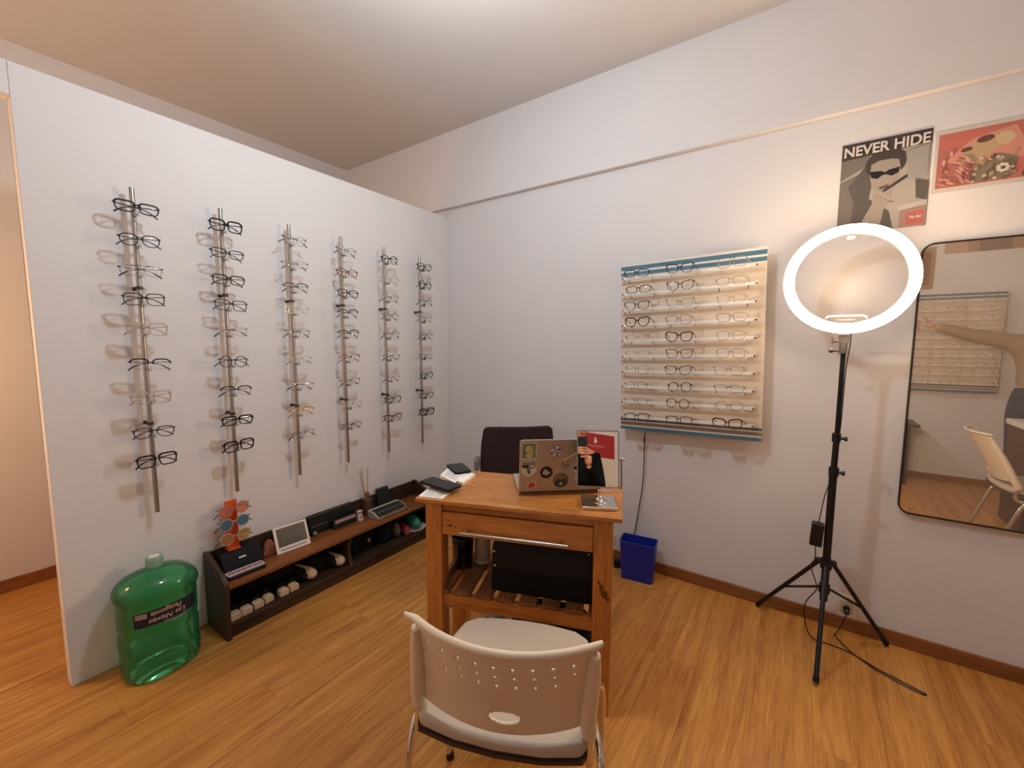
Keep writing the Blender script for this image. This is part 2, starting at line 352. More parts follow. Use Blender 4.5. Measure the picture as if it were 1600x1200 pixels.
brk = MB(); brk.box((-.05, -.004, -.0045), (-.006, .004, .0045)); brk.cyl((0, 0, -.006), (0, 0, .006), .0118, 14); brk.box((-.05, -.009, -.007), (-.047, .009, .007)); brk_me = brk.mesh('bracket', 40)
hol = MB(); hol.box((.006, -.002, -.024), (.038, .002, -.014)); hol.prism([(-.004, -.002), (.004, -.002), (.0080, -.018), (.006, -.026), (-.006, -.026), (-.0080, -.018)], 'x', .036, .042); hol.box((.0, -.004, -.024), (.012, .004, -.012))
hol_me = hol.mesh('nose_holder', 40)
for k, y in enumerate(ROD_Y):
    t = thing('display_rod', 'slim steel rod carrying nine glasses on the partition, %s' % ROD_N[k].replace('the ', '', 1).replace('rod ', 'one ', 1), 'rod', (.05, y, .605), 0, 'glasses rods on the partition')
    link('pole', pole_me, M_steel, t)
    for z in (1.512, .975): link('bracket', brk_me, M_bracket, t, loc=(0, 0, z - .605))
    for i, z in enumerate(ROD_Z):
        link('nose_holder', hol_me, M_clear, t, loc=(0, 0, z - .605))
        s, wt, c = RD[k][i]
        tm = 'black' if (wt in ('thin', 'half') and c in ('silver', 'gunmetal', 'gold', 'bronze', 'grey') and i % 2 == 0) else None
        spectacles(s, wt, c, True, (.100, y + random.uniform(-.003, .003), z + .003), (random.uniform(-2, 2) * D2R, random.uniform(-2.5, 2.5) * D2R, math.pi / 2 + random.uniform(-4, 4) * D2R),
                   '%s, %s pair on %s' % (glass_words(s, wt, c), ORD[i], ROD_N[k]), 'glasses on the partition rods', temple=tm, scale=1.0)

# ------------------------------------------------------------------ striped display panel with ten rails
M_board = wood_mat('weathered_panel', (226, 212, 196), (212, 198, 180), (232, 220, 206), (1.2, 20, 20), 0.6)
M_blue = wood_mat('worn_blue_paint', (82, 124, 142), (62, 104, 126), (104, 144, 158), (1.5, 40, 40), 0.5)
M_slate = mat('slate_blue_paint', (78, 92, 104), .5)
M_pale = mat('pale_stripe_paint', (226, 220, 210), .55)
M_taupe = mat('taupe_stripe_paint', (146, 130, 118), .55)
def panel(name, label, loc, ry, rz, glasses, colsx, tilt_names, group, far=False, wdt=.692):
    t = thing(name, label, 'display', loc, 0); R = Matrix.Rotation(rz, 4, 'Z') @ Matrix.Rotation(ry, 4, 'Y'); t.rotation_euler = R.to_euler()
    Wd, Hh = wdt, .912
    MB().box((-Wd/2 + .06, 0, -Hh/2 + .07), (Wd/2 - .06, .055, Hh/2 - .07)).build('wall_spacer', M_pale, t)
    MB().box((-Wd/2, -.008, -Hh/2), (Wd/2, .006, Hh/2)).build('back_board', M_board, t, bevel=.001)
    z = Hh / 2
    for h, m, nm in ((.012, M_pale, 'stripe'), (.021, M_blue, 'stripe'), (.011, M_pale, 'stripe'), (.020, M_blue, 'stripe')):
        MB().box((-Wd/2, -.0105, z - h + .0006), (Wd/2, -.008, z)).build(nm, m, t); z -= h
    for i in range(9):        # weathered middle boards
        h = (.912 - .064 - .064) / 9; MB().box((-Wd/2, -.0100 - .0004 * (i % 2), z - h + .0006), (Wd/2, -.008, z)).build('board_strip', M_board, t); z -= h
    for h, m in ((.013, M_slate), (.007, M_pale), (.019, M_taupe), (.007, M_pale), (.018, M_blue)):
        MB().box((-Wd/2, -.0105, z - h + .0006), (Wd/2, -.008, z)).build('stripe', m, t); z -= h
    rail = MB().box((-Wd/2 + .004, -.047, -.0075), (Wd/2 - .03, -.042, .0075)).mesh('rail', 0)
    pin = MB().cyl((0, -.042, 0), (0, -.009, 0), .0045, 10).cyl((0, -.051, 0), (0, -.047, 0), .0045, 10).mesh('screw', 40)
    Mt = t.matrix_basis
    for i in range(10):
        zz = .3735 - .0836 * i
        r = link('rail', rail, M_clearh, t, loc=(0, 0, zz), bevel=.001)
        for sx in (-1, 1): link('screw', pin, M_bracket, r, loc=(sx * (Wd/2 - .022) - (.014 if sx > 0 else 0), 0, 0))
        for j, cx in enumerate(colsx):
            s, wt, c, tp = glasses[i][j]
            p = R @ Vector((cx + random.uniform(-.006, .006), -.105, zz + .013)) + Vector(loc)
            if far: lb = '%s, %s shelf of the far display, %s in the mirror' % (glass_words(s, wt, c), ORD10[i], tilt_names[j])
            else: lb = '%s, %s striped panel shelf, %s' % (glass_words(s, wt, c), ORD10[i], tilt_names[j])
            spectacles(s, wt, c, False, p, (random.uniform(-3, 1) * D2R, ry + random.uniform(-1.5, 1.5) * D2R, rz + random.uniform(-4, 4) * D2R), lb, group, temple=tp, scale=.99)
    return t
ORD10 = ['top', 'second', 'third', 'fourth', 'fifth', 'sixth', 'seventh', 'eighth', 'ninth', 'lowest']
PG = [
 [('rect','mid','black',None),('cat','mid','black',None),('square','mid','clear',None)],
 [('rect','mid','brown',None),('cat','mid','brown','black'),('rect','mid','clear','black')],
 [('cat','mid','black',None),('cat','thin','bronze','brown'),('panto','thin','gold','black')],
 [('cat','bold','tortoise',None),('square','mid','rose','brown'),('rect','bold','clear',None)],
 [('oval','thin','grey','grey'),('cat','bold','tortoise',None),('panto','mid','clear',None)],
 [('rect','thin','silver','black'),('cat','mid','tortoise',None),('square','mid','clear',None)],
 [('square','mid','clear',None),('cat','mid','brown','black'),('cat','thin','bronze','brown')],
 [('panto','thin','grey',None),('round','mid','black',None),('rect','thin','brown',None)],
 [('aviator','thin','grey',None),('round','mid','tortoise',None),('panto','bold','clear',None)],
 [('rect','mid','black',None),('rect','mid','brown','black'),('cat','bold','tortoise',None)]]
PC = Vector((1.711, -.055, 1.2845))
pn = panel('eyewear_panel', 'blue striped wooden glasses display hanging beside the ring light', PC, -1.4 * D2R, 0.0, PG, (-.225, -.012, .215), ('corner side', 'middle', 'ring light side'), 'glasses on the striped panel')
cord = MB(); cord.tube(smoothpath([(-.215, .02, -.455), (-.222, .03, -.52), (-.226, .036, -.66), (-.236, .04, -.80), (-.256, .042, -.93), (-.278, .040, -1.07), (-.31, .036, -1.14), (-.36, .03, -1.172)], 6), .0028, 8)
cord.cyl((-.2205, .028, -.505), (-.2222, .03, -.53), .005, 8)
cord.build('power_cord', M_black, pn)

# ------------------------------------------------------------------ desk (kitchen cart) in its own frame
DT = .354
desk = thing('wooden_desk', 'honey pine desk with drawer and slatted shelf, in the room centre', 'desk', (1.062, -1.331, 0), DT)
DW, DD, DH = .738, .367, .735
MB().box((0, 0, DH - .016), (DW, DD, DH)).build('desk_top', M_desk, desk, bevel=.003)
for sx, sy in ((.028, .028), (DW - .028 - .064, .028), (.028, DD - .092), (DW - .092, DD - .092)):
    MB().box((sx, sy, 0), (sx + .064, sy + .064, DH - .016)).build('leg', M_deskv, desk, bevel=.003)
MB().box((.092, .040, .684), (DW - .092, .058, DH - .016)).build('front_apron', M_desk, desk, bevel=.001)
MB().box((.092, DD - .058, .594), (DW - .092, DD - .04, DH - .016)).build('back_apron', M_desk, desk)
for sx in (.04, DW - .058): MB().box((sx, .092, .594), (sx + .018, DD - .092, DH - .016)).build('side_apron', M_desky, desk)
dr = MB().box((.094, .030, .594), (DW - .094, .05, .680)).build('drawer_front', M_desk, desk, bevel=.002)
h = MB(); h.cyl((.171, .002, .6195), (.563, .002, .6195), .0055, 14)
for hx in (.20, .534): h.cyl((hx, .002, .6195), (hx, .031, .6195), .004, 10)
h.build('handle', M_steel, dr)
kn = MB()
for (kx, kz, kr) in ((.128, .632, .0055), (.145, .627, .003), (.170, .609, .0045), (.182, .608, .0035), (.117, .628, .003)): kn.lathe([(kr, 0), (kr * .6, .0006), (0, .0008)], 12, M=T(kx, .0298, kz) @ Matrix.Rotation(math.pi/2, 4, 'X'))
kn.build('knot', M_knot, dr)
kn = MB()
for kx, kz, kr, ky in ((.686, .452, .012, 1.3), (.676, .474, .008, 1.8), (.697, .436, .007, 1.0), (.668, .492, .005, 1.6)): kn.lathe([(kr, 0), (kr * .6, .0005), (0, .0006)], 14, sy=ky, M=T(kx, .0279, kz) @ Matrix.Rotation(math.pi/2, 4, 'X'))
kn.build('knot', mat('leg_knot', (104, 58, 24), .5), desk)
kn = MB()
for (kx, ky, kr) in ((.155, .215, .010), (.285, .075, .007), (.318, .068, .006)): kn.lathe([(kr, 0), (0, .0004)], 12, sy=.4, M=T(kx, ky, DH))
kn.build('knot', M_knot, desk)
MB().box((.092, .036, .306), (DW - .092, .056, .362)).build('shelf_rail', M_desk, desk, bevel=.002)
MB().box((.092, DD - .056, .306), (DW - .092, DD - .036, .362)).build('shelf_rail', M_desk, desk, bevel=.002)
for sx in (.036, DW - .056): MB().box((sx, .092, .306), (sx + .02, DD - .092, .362)).build('side_rail', M_desky, desk, bevel=.002)
sl = MB().box((-.0315, .028, 0), (.0315, DD - .028, .014)).mesh('slat', 0)
for i in range(1, 7): link('slat', sl, M_desky, desk, loc=(.0855 + .083 * i, 0, .362), bevel=.002)
for x0_, x1_ in ((.0935, .117), (.6330, .6445)): MB().box((x0_, .028, .362), (x1_, DD - .028, .376)).build('slat', M_desky, desk, bevel=.002)
def dk(s, t, z): 
    c, q = math.cos(DT), math.sin(DT); return Vector((1.062 + s * c - t * q, -1.331 + s * q + t * c, z))

# things on the desk
def sheet(name, label, cat, pts, z, th, m, group=None, lines=0):
    c = sum((Vector((*p, 0)) for p in pts), Vector()) / 4
    t = thing(name, label, cat, (c.x, c.y, z), 0, group)
    q = [Vector((*p, 0)) - c for p in pts]
    MB().add([(*p.xy, 0) for p in q] + [(*p.xy, th) for p in q], [(3, 2, 1, 0), (4, 5, 6, 7), (0, 1, 5, 4), (1, 2, 6, 5), (2, 3, 7, 6), (3, 0, 4, 7)]).build('sheet', m, t)
    if lines:
        b = MB()
        for i in range(lines):
            v0 = .12 + .76 * i / lines; 
            for u0, u1 in ((.12, .45 + .15 * random.random()), (.62, .86)):
                f = lambda u, v: q[0].lerp(q[3], u).lerp(q[1].lerp(q[2], u), v)
                a, b_, c_, d_ = f(u0, v0), f(u1, v0), f(u1, v0 + .022), f(u0, v0 + .022); b.poly([(*k.xy, th + .0004) for k in (a, b_, c_, d_)])
        b.build('print', M_ink, t, smooth=0)
    return t
sheet('paper_sheet', 'white receipt sheet under the larger phone at the desk corner', 'paper', [(1.062, -1.312), (1.025, -1.225), (1.137, -1.222), (1.152, -1.283)], DH + .0005, .001, M_paper, None, 7)
sheet('paper_stack', 'stack of white papers at the back corner of the desk', 'paper', [(1.117, -1.128), (.985, -1.118), (.925, -.99), (1.085, -1.012)], DH + .0005, .012, M_paper, None, 0)
sheet('paper_sheet', 'printed sheet lying on the paper stack on the desk', 'paper', [(1.095, -1.150), (.978, -1.112), (.925, -1.0), (1.05, -1.03)], DH + .0128, .0008, M_paper, None, 9)
def phone(label, c, w, d, a, z, tilt=0):
    t = thing('mobile_phone', label, 'phone', (c[0], c[1], z), a)
    MB().prism(rrect(w, d, .012), 'z', 0, .009).build('body', M_blackm, t, bevel=.0015)
    MB().prism(rrect(w - .008, d - .008, .009), 'z', .009, .0094).build('screen', mat('phone_glass', (34, 34, 37), .45), t)
    t.rotation_euler = (tilt, 0, a); return t
phone('large black phone lying across the receipt near the desk front', (1.070, -1.206), .168, .074, -3 * D2R, DH + .0145)
phone('smaller black phone resting on top of the paper stack', (.990, -1.010), .135, .074, -30 * D2R, DH + .0142)

# laptop: lid turned towards the camera, base behind it
LA = math.atan2(.196, .230)
lap = thing('laptop', 'silver laptop with round stickers on its open lid', 'laptop', (1.360, -1.090, DH), LA)
M_sil = mat('laptop_silver', (176, 160, 146), .38, .55); M_key = mat('laptop_keys', (60, 58, 58), .5)
MB().prism([(p[0] + .157, p[1] + .112) for p in rrect(.314, .222, .012)], 'z', .002, .014).build('base', M_sil, lap, bevel=.002)
kb = MB()
for r in range(5):
    for c in range(13): kb.box((.02 + c * .0213, .05 + r * .02, .014), (.038 + c * .0213, .066 + r * .02, .0152))
kb = kb.build('keyboard', M_key, lap); kb['kind'] = 'stuff'
lt = -8 * D2R
lid = bpy.data.objects.new('lid', MB().prism([(p[0] + .157, p[1] + .106) for p in rrect(.314, .212, .011)], 'y', -.006, .001).mesh('lid', 40)); COL.objects.link(lid); lid.data.materials.append(M_sil); lid.parent = lap
lid.location = (0, .002, .008); lid.rotation_euler = (-lt * -1 if False else 8 * D2R, 0, 0)
bv = lid.modifiers.new('bevel', 'BEVEL'); bv.width = .0015; bv.segments = 2
MB().box((.004, -.0004, .006), (.31, .0004, .012)).build('hinge_bar', M_black, lid, loc=(0, -.006, -.004))
def sticker(pts, m, name='sticker', y=-.0064): return MB().poly([(u, y, v) for u, v in pts]).build(name, m, lid, smooth=0)
def disc(cx, cy, r, m, y=-.0064, n=28, ry=None): return sticker([(cx + r * math.cos(2*math.pi*i/n), cy + (ry or r) * math.sin(2*math.pi*i/n)) for i in range(n)], m, y=y)
S = lambda n, c: mat('sticker_' + n, c, .45)
def rect(x0, z0, x1, z1, m, y=-.0064): return sticker([(x0, z0), (x1, z0), (x1, z1), (x0, z1)], m, y=y)
# lid is ~.314 wide: u = (px-810)/123*.314 ; v measured from bottom edge
U = lambda px: (px - 809.5) / 124 * .314
rect(.006, .138, .062, .203, S('white', (208, 200, 190))); rect(.009, .142, .059, .199, S('slate', (112, 116, 104)), -.0066)
disc(.034, .176, .013, S('straw', (196, 184, 110)), -.0068, ry=.015); disc(.036, .152, .014, S('pale', (186, 190, 150)), -.0068, ry=.008); disc(.043, .166, .008, S('straw', (196, 184, 110)), -.0068, ry=.009)
sticker([(.008, .088), (.035, .066), (.062, .088), (.062, .128), (.008, .128)], S('white', (208, 200, 190)))
rect(.010, .119, .060, .126, S('grey', (110, 104, 100)), -.0066); rect(.010, .104, .060, .117, S('ink', (26, 24, 26)), -.0066); rect(.036, .107, .058, .114, S('white', (208, 200, 190)), -.0068); rect(.022, .098, .048, .102, S('ink', (26, 24, 26)), -.0066)
text('9', .024, S('ink', (26, 24, 26)), lid, (.035, -.0067, .086), (math.pi/2, 0, 0), bold=.0008)
sticker([(.032, .012), (.040, .020), (.066, .026), (.064, .045), (.056, .052), (.036, .046), (.030, .036)], S('white', (208, 200, 190)))
sticker([(.036, .018), (.044, .024), (.060, .028), (.060, .042), (.054, .048), (.038, .043), (.034, .034)], S('red', (186, 60, 40)), y=-.0066)
disc(.135, .166, .028, S('mauve', (150, 128, 132))); disc(.135, .166, .022, S('mauve2', (176, 160, 160)), -.0066)
for i in range(9): a = i * .7; disc(.135 + .017 * math.cos(a), .166 + .017 * math.sin(a), .0045, S('plum', (96, 70, 86)) if i % 2 else S('white', (208, 200, 190)), -.0068, 8)
disc(.143, .166, .009, S('plum', (96, 70, 86)), -.0069); disc(.143, .166, .005, S('white', (208, 200, 190)), -.0070)
disc(.101, .084, .024, S('ink', (26, 24, 26))); sticker([(.086, .078), (.104, .072), (.118, .084), (.108, .086), (.100, .098), (.092, .094)], S('pale grey', (176, 172, 168)), y=-.0066)
disc(.157, .050, .029, S('ink', (26, 24, 26))); disc(.157, .050, .026, S('dusk', (120, 104, 84)), -.0066)
sticker([(.133, .042), (.147, .060), (.157, .050), (.168, .062), (.181, .042), (.172, .030), (.157, .025), (.142, .030)], S('lake', (44, 52, 60)), y=-.0068); sticker([(.150, .036), (.157, .046), (.166, .036), (.157, .030)], S('pale grey', (176, 172, 168)), y=-.0069)
disc(.252, .158, .040, S('yellow', (206, 196, 30))); disc(.258, .154, .012, S('ink', (26, 24, 26)), -.0066, ry=.008); disc(.258, .154, .007, S('yellow', (206, 196, 30)), -.0068, ry=.004)
sticker([(.196, .094), (.212, .112), (.232, .110), (.240, .092), (.232, .070), (.238, .056), (.222, .048), (.208, .058), (.216, .076)], S('white', (208, 200, 190)))
sticker([(.199, .094), (.213, .109), (.230, .107), (.236, .094), (.224, .088), (.212, .092)], S('ink', (26, 24, 26)), y=-.0066); sticker([(.214, .060), (.222, .080), (.230, .070), (.234, .058), (.222, .052)], S('plum', (96, 70, 86)), y=-.0066)
text('hp', .036, mat('laptop_logo', (112, 98, 88), .3, .8), lid, (.168, -.0066, .112), (math.pi/2, 0, 0), shear=.35, sx=.9)
sticker([(.162, .133), (.166, .128), (.216, .158), (.214, .164)], S('cream', (220, 190, 150)))
disc(.292, .012, .018, S('mustard', (176, 150, 70)), ry=.011)

# tilting mirror on a chromed stand
mz = Vector((1.631, -.995, .897)); nrm = Vector((.411, -.883, .227)).normalized(); ux = Vector((.904, .427, .014)); ux = (ux - nrm * ux.dot(nrm)).normalized(); uz = nrm.cross(ux); uz = -uz if uz.z < 0 else uz
MM = Matrix(((ux.x, -nrm.x, uz.x, mz.x), (ux.y, -nrm.y, uz.y, mz.y), (ux.z, -nrm.z, uz.z, mz.z), (0, 0, 0, 1)))   # local: x right, -y out of glass, z up
bx = Vector((1.640, -.998, DH)); BA = math.atan2(.055, .108)
tm_ = thing('table_mirror', 'small chrome mirror on a square stand in front of the laptop', 'mirror', bx, BA)
inv = (T(*bx) @ RZ(BA)).inverted(); ML = inv @ MM
b = MB(); b.prism(rrect(.122, .122, .014), 'z', 0, .012); b.lathe([(.03, .012), (.012, .018), (.007, .03)], 20); b.build('stand_base', M_chrome, tm_, bevel=.004, seg=3)
b = MB(); b.cyl((0, 0, .012), (0, 0, .052), .0048, 14)
b.tube(smoothpath([ML @ Vector(p) for p in ((0, .004, -.108), (.04, .004, -.108), (.074, .004, -.104), (.081, .004, -.085), (.081, .004, 0))], 5), .0026, 8)
b.build('yoke', M_chrome, tm_)
for s in (1,):
    b = MB(); b.ball(ML @ Vector((s * .086, .002, .002)), .0062, 8); b.cyl(ML @ Vector((s * .072, .002, .002)), ML @ Vector((s * .086, .002, .002)), .003, 10); b.build('knob', M_chrome, tm_)
fr = MB(); o1 = rrect(.146, .198, .004); o2 = rrect(.138, .190, .003); n_ = len(o1)
vs_ = [ML @ Vector((p[0], y, p[1])) for y, o in ((-.004, o1), (-.004, o2), (.004, o2), (.004, o1)) for p in o]
fr.add(vs_, [(a * n_ + i, a * n_ + (i + 1) % n_, ((a + 1) % 4) * n_ + (i + 1) % n_, ((a + 1) % 4) * n_ + i) for a in range(4) for i in range(n_)]); fr.build('mirror_frame', M_steel, tm_)
MB().poly([ML @ Vector((p[0], -.0025, p[1])) for p in rrect(.1385, .1905, .003)]).build('mirror_glass', M_mirror, tm_, smooth=0)
MB().prism(rrect(.1385, .1905, .003), 'y', .0, .003, M=ML).build('back_plate', M_black, tm_)

# things on the slatted shelf and under it
cup = thing('black_cup', 'glossy black tapered cup on the slatted shelf under the desk', 'cup', dk(.105, .215, .377), DT)
MB().lathe([(.0, 0), (.036, 0), (.038, .004), (.046, .128), (.043, .128), (.036, .012), (0, .010)], 28).build('body', mat('black_gloss', (12, 12, 15), .15), cup)
MB().tube([(.0465 * math.cos(a * .393), .0465 * math.sin(a * .393), .128) for a in range(16)], .0022, 6, closed=True).build('rim', M_black, cup)
jar = thing('plastic_jar', 'translucent whitish jar standing beside the black cup on the desk shelf', 'jar', dk(.172, .268, .377), DT)
MB().lathe([(.0, .002), (.029, .002), (.033, .008), (.033, .155), (.026, .168), (.026, .178), (0, .178)], 28).build('body', thin_mat('milky_plastic', (222, 208, 188), .55, .2), jar)
MB().lathe([(0, 0), (.031, 0), (.034, .004), (.034, .012), (0, .012)], 28).build('jar_foot', M_white, jar)
bag = thing('laptop_bag', 'black leather case with small studs filling the slatted desk shelf', 'bag', dk(.272, .07, .377), DT)
MB().prism([(0, 0), (.375, 0), (.378, .02), (.374, .185), (.36, .197), (.015, .197), (.004, .185), (-.003, .02)], 'y', 0, .235).build('body', M_blackf, bag, bevel=.012, seg=3)
MB().prism([(.01, .09), (.37, .09), (.37, .19), (.36, .199), (.014, .199), (.008, .19)], 'y', -.004, .01).build('flap', M_blackm, bag, bevel=.003)
for px, pz in ((.014, .160), (.016, .105), (.358, .192)): MB().ball((px, -.006, pz), .0045, 6).build('stud', M_chrome, bag)
bp = thing('black_backpack', 'black backpack lying on the floor under the desk shelf', 'bag', dk(.30, .06, 0), DT)
MB().prism([(0, 0), (.35, 0), (.36, .06), (.34, .2), (.28, .24), (.08, .24), (.02, .2), (-.01, .06)], 'y', 0, .24).build('body', M_blackf, bp, bevel=.03, seg=3)
MB().prism([(.04, .02), (.31, .02), (.30, .14), (.06, .14)], 'y', -.02, .02).build('front_pocket', M_blackm, bp, bevel=.012, seg=3)
pb = thing('plastic_bag', 'crumpled white plastic bag on the floor under the desk', 'bag', dk(.235, .25, 0), DT)
b = MB(); b.ball((0, 0, .09), .085, 10, (.62, .75, 1.05)); me = b.mesh('body', 25)
for v in me.vertices: v.co += Vector((random.uniform(-1, 1), random.uniform(-1, 1), random.uniform(-1, 1))) * .010; v.co.z = max(v.co.z, 0)
link('body', me, mat('white_film', (205, 198, 192), .35), pb)

# ------------------------------------------------------------------ stackable chair (front) and its twin near the counter
M_seatbase = mat('seat_underside', (60, 44, 36), .6)
def shell_mesh():
    """curved perforated back; u across, w up. local: x right, y forward, z up; origin on the floor between the back legs"""
    NU, NW = 150, 72; hw = .196
    def pos(u, w):
        z = .488 + (.750 - .488) * w; lean = -.112 * w ** 1.15 - .004; flare = 1 - .09 * w
        bulge = -.056 * (1 - u * u) * (.85 + .2 * w); y = lean + bulge
        zz = z + (-.016 * (1 - u * u) * (1 - w))
        return Vector((u * hw * flare + .033 * w, y, zz))
    holes = []
    for r in range(3):
        for k in range(9):
            if r == 2 and k == 8: continue
            holes.append((-.82 + .2 * k + .018 * r, .84 - .11 * r, .017, .021))
    holes.append((.10, .20, .185, .085))
    V = [[[-1 + 2 * i / NU, j / NW] for j in range(NW + 1)] for i in range(NU + 1)]; du = 2 / NU; dw = 1 / NW
    for cu, cw, a, b_ in holes:
        for col in V:
            for p in col:
                d = math.hypot((p[0] - cu) / a, (p[1] - cw) / b_)
                lim = max(du / a, dw / b_) * .5
                if 1e-6 < d and abs(d - 1) < lim: p[0] = cu + (p[0] - cu) / d; p[1] = cw + (p[1] - cw) / d
    vs = [pos(*p) for col in V for p in col]; fs = []
    for i in range(NU):
        for j in range(NW):
            c = [(V[i + a][j + b_]) for a, b_ in ((0, 0), (1, 0), (1, 1), (0, 1))]; mu = sum(q[0] for q in c) / 4; mw = sum(q[1] for q in c) / 4
            if any(math.hypot((mu - cu) / a, (mw - cw) / b_) < .97 for cu, cw, a, b_ in holes): continue
            fs.append((i*(NW+1)+j, (i+1)*(NW+1)+j, (i+1)*(NW+1)+j+1, i*(NW+1)+j+1))
    return MB().add(vs, fs).mesh('backrest', 70), pos
SHELL, SPOS = shell_mesh()
def make_chair(label, loc, rz):
    t = thing('stacking_chair', label, 'chair', loc, rz, None)
    o = link('backrest', SHELL, M_cream, t); s = o.modifiers.new('solid', 'SOLIDIFY'); s.thickness = .006; s.offset = 0
    rim = [SPOS(-1 + 2 * i / 40, 1.0) + Vector((0, -.003, .002)) for i in range(41)]
    rim = [rim[0] + Vector((-.026, .004, .004))] + rim + [rim[-1] + Vector((.010, .006, .004))]
    MB().tube(rim, [.0045] + [.0075] * 41 + [.0045], 12, flat=1.0).build('top_rim', M_cream, o)
    for s in (-1, 1):
        pts = [Vector((s * .198 + .0, .004, .448)), Vector((s * .198, .002, .47))] + [SPOS(s * .97, w_) + Vector((s * .004, -.004, 0)) for w_ in (.05, .25, .5, .75, .92)]
        MB().tube(pts, [.0165, .0185, .0185, .018, .017, .014, .009], 14).build('post_sleeve', M_cream, o)
    # seat pad
    sp = [(-.185, -.03), (-.10, -.048), (0, -.054), (.10, -.048), (.185, -.03), (.200, .0), (.207, .12), (.203, .24), (.188, .308), (.15, .336), (.07, .350), (0, .353), (-.07, .350), (-.15, .336), (-.188, .308), (-.203, .24), (-.207, .12), (-.200, .0)]
    b = MB(); b.prism([(p[0], p[1]) for p in sp], 'z', .418, .452); b.build('seat', M_vinyl, t, bevel=.014, seg=4)
    b = MB(); b.prism([(p[0] * 1.01, p[1] * 1.0 - .001) for p in sp], 'z', .410, .419); b.build('seat_base', M_seatbase, t)
    for s in (-1, 1):
        # back tube: out of the sleeve, curving forward under the seat
        MB().tube(smoothpath([(s * .198, .004, .462), (s * .199, -.004, .405), (s * .199, .012, .378), (s * .197, .05, .382), (s * .192, .12, .396), (s * .190, .22, .404)], 6), .0095, 12).build('side_tube', M_chrome, t)
        MB().tube(smoothpath([(s * .190, .10, .400), (s * .200, .17, .404), (s * .220, .215, .392), (s * .229, .235, .34), (s * .232, .262, .15), (s * .234, .285, .012)], 6), .0095, 12).build('leg', M_chrome, t)
        MB().tube(smoothpath([(s * .190, .16, .398), (s * .204, .10, .404), (s * .221, .045, .385), (s * .228, .01, .33), (s * .229, -.045, .15), (s * .230, -.085, .012)], 6), .0095, 12).build('leg', M_chrome, t)
        for fy in (.285, -.085): MB().lathe([(.012, 0), (.013, .004), (.011, .022), (0, .024)], 14, (s * .232, fy, 0)).build('foot', M_black, t)
    MB().tube([(-.19, .16, .399), (.19, .16, .399)], .008, 10).build('cross_tube', M_chrome, t)
    MB().tube([(-.19, .23, .403), (.19, .23, .403)], .008, 10).build('cross_tube', M_chrome, t)
    return t
make_chair('white perforated stacking chair in front of the pine desk', (1.684, -1.650, 0), math.atan2(.381, .925))
make_chair('white stacking chair by the counter, seen in the wall mirror', (3.30, -1.56, 0), -math.pi / 2)

# ------------------------------------------------------------------ office chair behind the desk
oc = thing('office_chair', 'dark brown office chair between the desk and the wall', 'chair', (1.00, -.56, 0), 35 * D2R)
M_brown = speckle(mat('dark_brown_fabric', (50, 34, 36), .85, spec=.2), (58, 42, 42), 120, .6, .15)
b = MB(); b.prism([(p[0], p[1]) for p in rrect(.40, .40, .07)], 'z', .42, .49); b.build('seat', M_brown, oc, bevel=.02, seg=3)
nb = 16; vs_ = []; fs_ = []
pr = [(-.208, .50), (-.212, .60), (-.206, .72), (-.194, .80), (-.182, .816), (-.10, .814), (0, .811), (.10, .816), (.190, .826), (.206, .81), (.214, .72), (.218, .60), (.210, .50)]
b = MB()
fr_ = [Vector((x, .20 + .035 * (1 - (x / .2) ** 2) + .03 * (z - .5), z)) for x, z in pr]; bk_ = [p + Vector((0, .045, 0)) for p in fr_]
n_ = len(pr); cf = Vector((0, .243, .66)); cb = Vector((0, .288, .66))
b.add(fr_ + bk_ + [cf, cb], [(i, (i + 1) % n_, 2 * n_) for i in range(n_)] + [((i + 1) % n_ + n_, i + n_, 2 * n_ + 1) for i in range(n_)] + [(i, i + n_, (i + 1) % n_ + n_, (i + 1) % n_) for i in range(n_)])
b.build('backrest', M_brown, oc, bevel=.012, seg=3)
MB().box((-.03, .262, .40), (.03, .30, .60)).build('back_post', M_black, oc, bevel=.006)
for s in (-1, 1):
    MB().tube(smoothpath([(s * .18, .06, .43), (s * .218, .06, .45), (s * .222, .10, .56), (s * .222, .14, .61)], 5), .012, 10).build('arm_post', M_steel, oc)
    MB().box((s * .226 - .012, .10, .60), (s * .226 + .014, .21, .655)).build('armrest', mat('grey_armrest', (110, 108, 108), .5), oc, bevel=.008)
MB().cyl((0, 0, .10), (0, 0, .42), .025).build('gas_lift', M_black, oc)
for k in range(5):
    a = k * 72 * D2R + .3; c, s = math.cos(a), math.sin(a)
    MB().tube([(0, 0, .11), (c * .14, s * .14, .09), (c * .27, s * .27, .07)], [.024, .018, .013], 8).build('base_arm', M_black, oc)
    MB().cyl((c * .27 - s * .015, s * .27 + c * .015, .027), (c * .27 + s * .015, s * .27 - c * .015, .027), .027, 14).build('caster', M_black, oc)

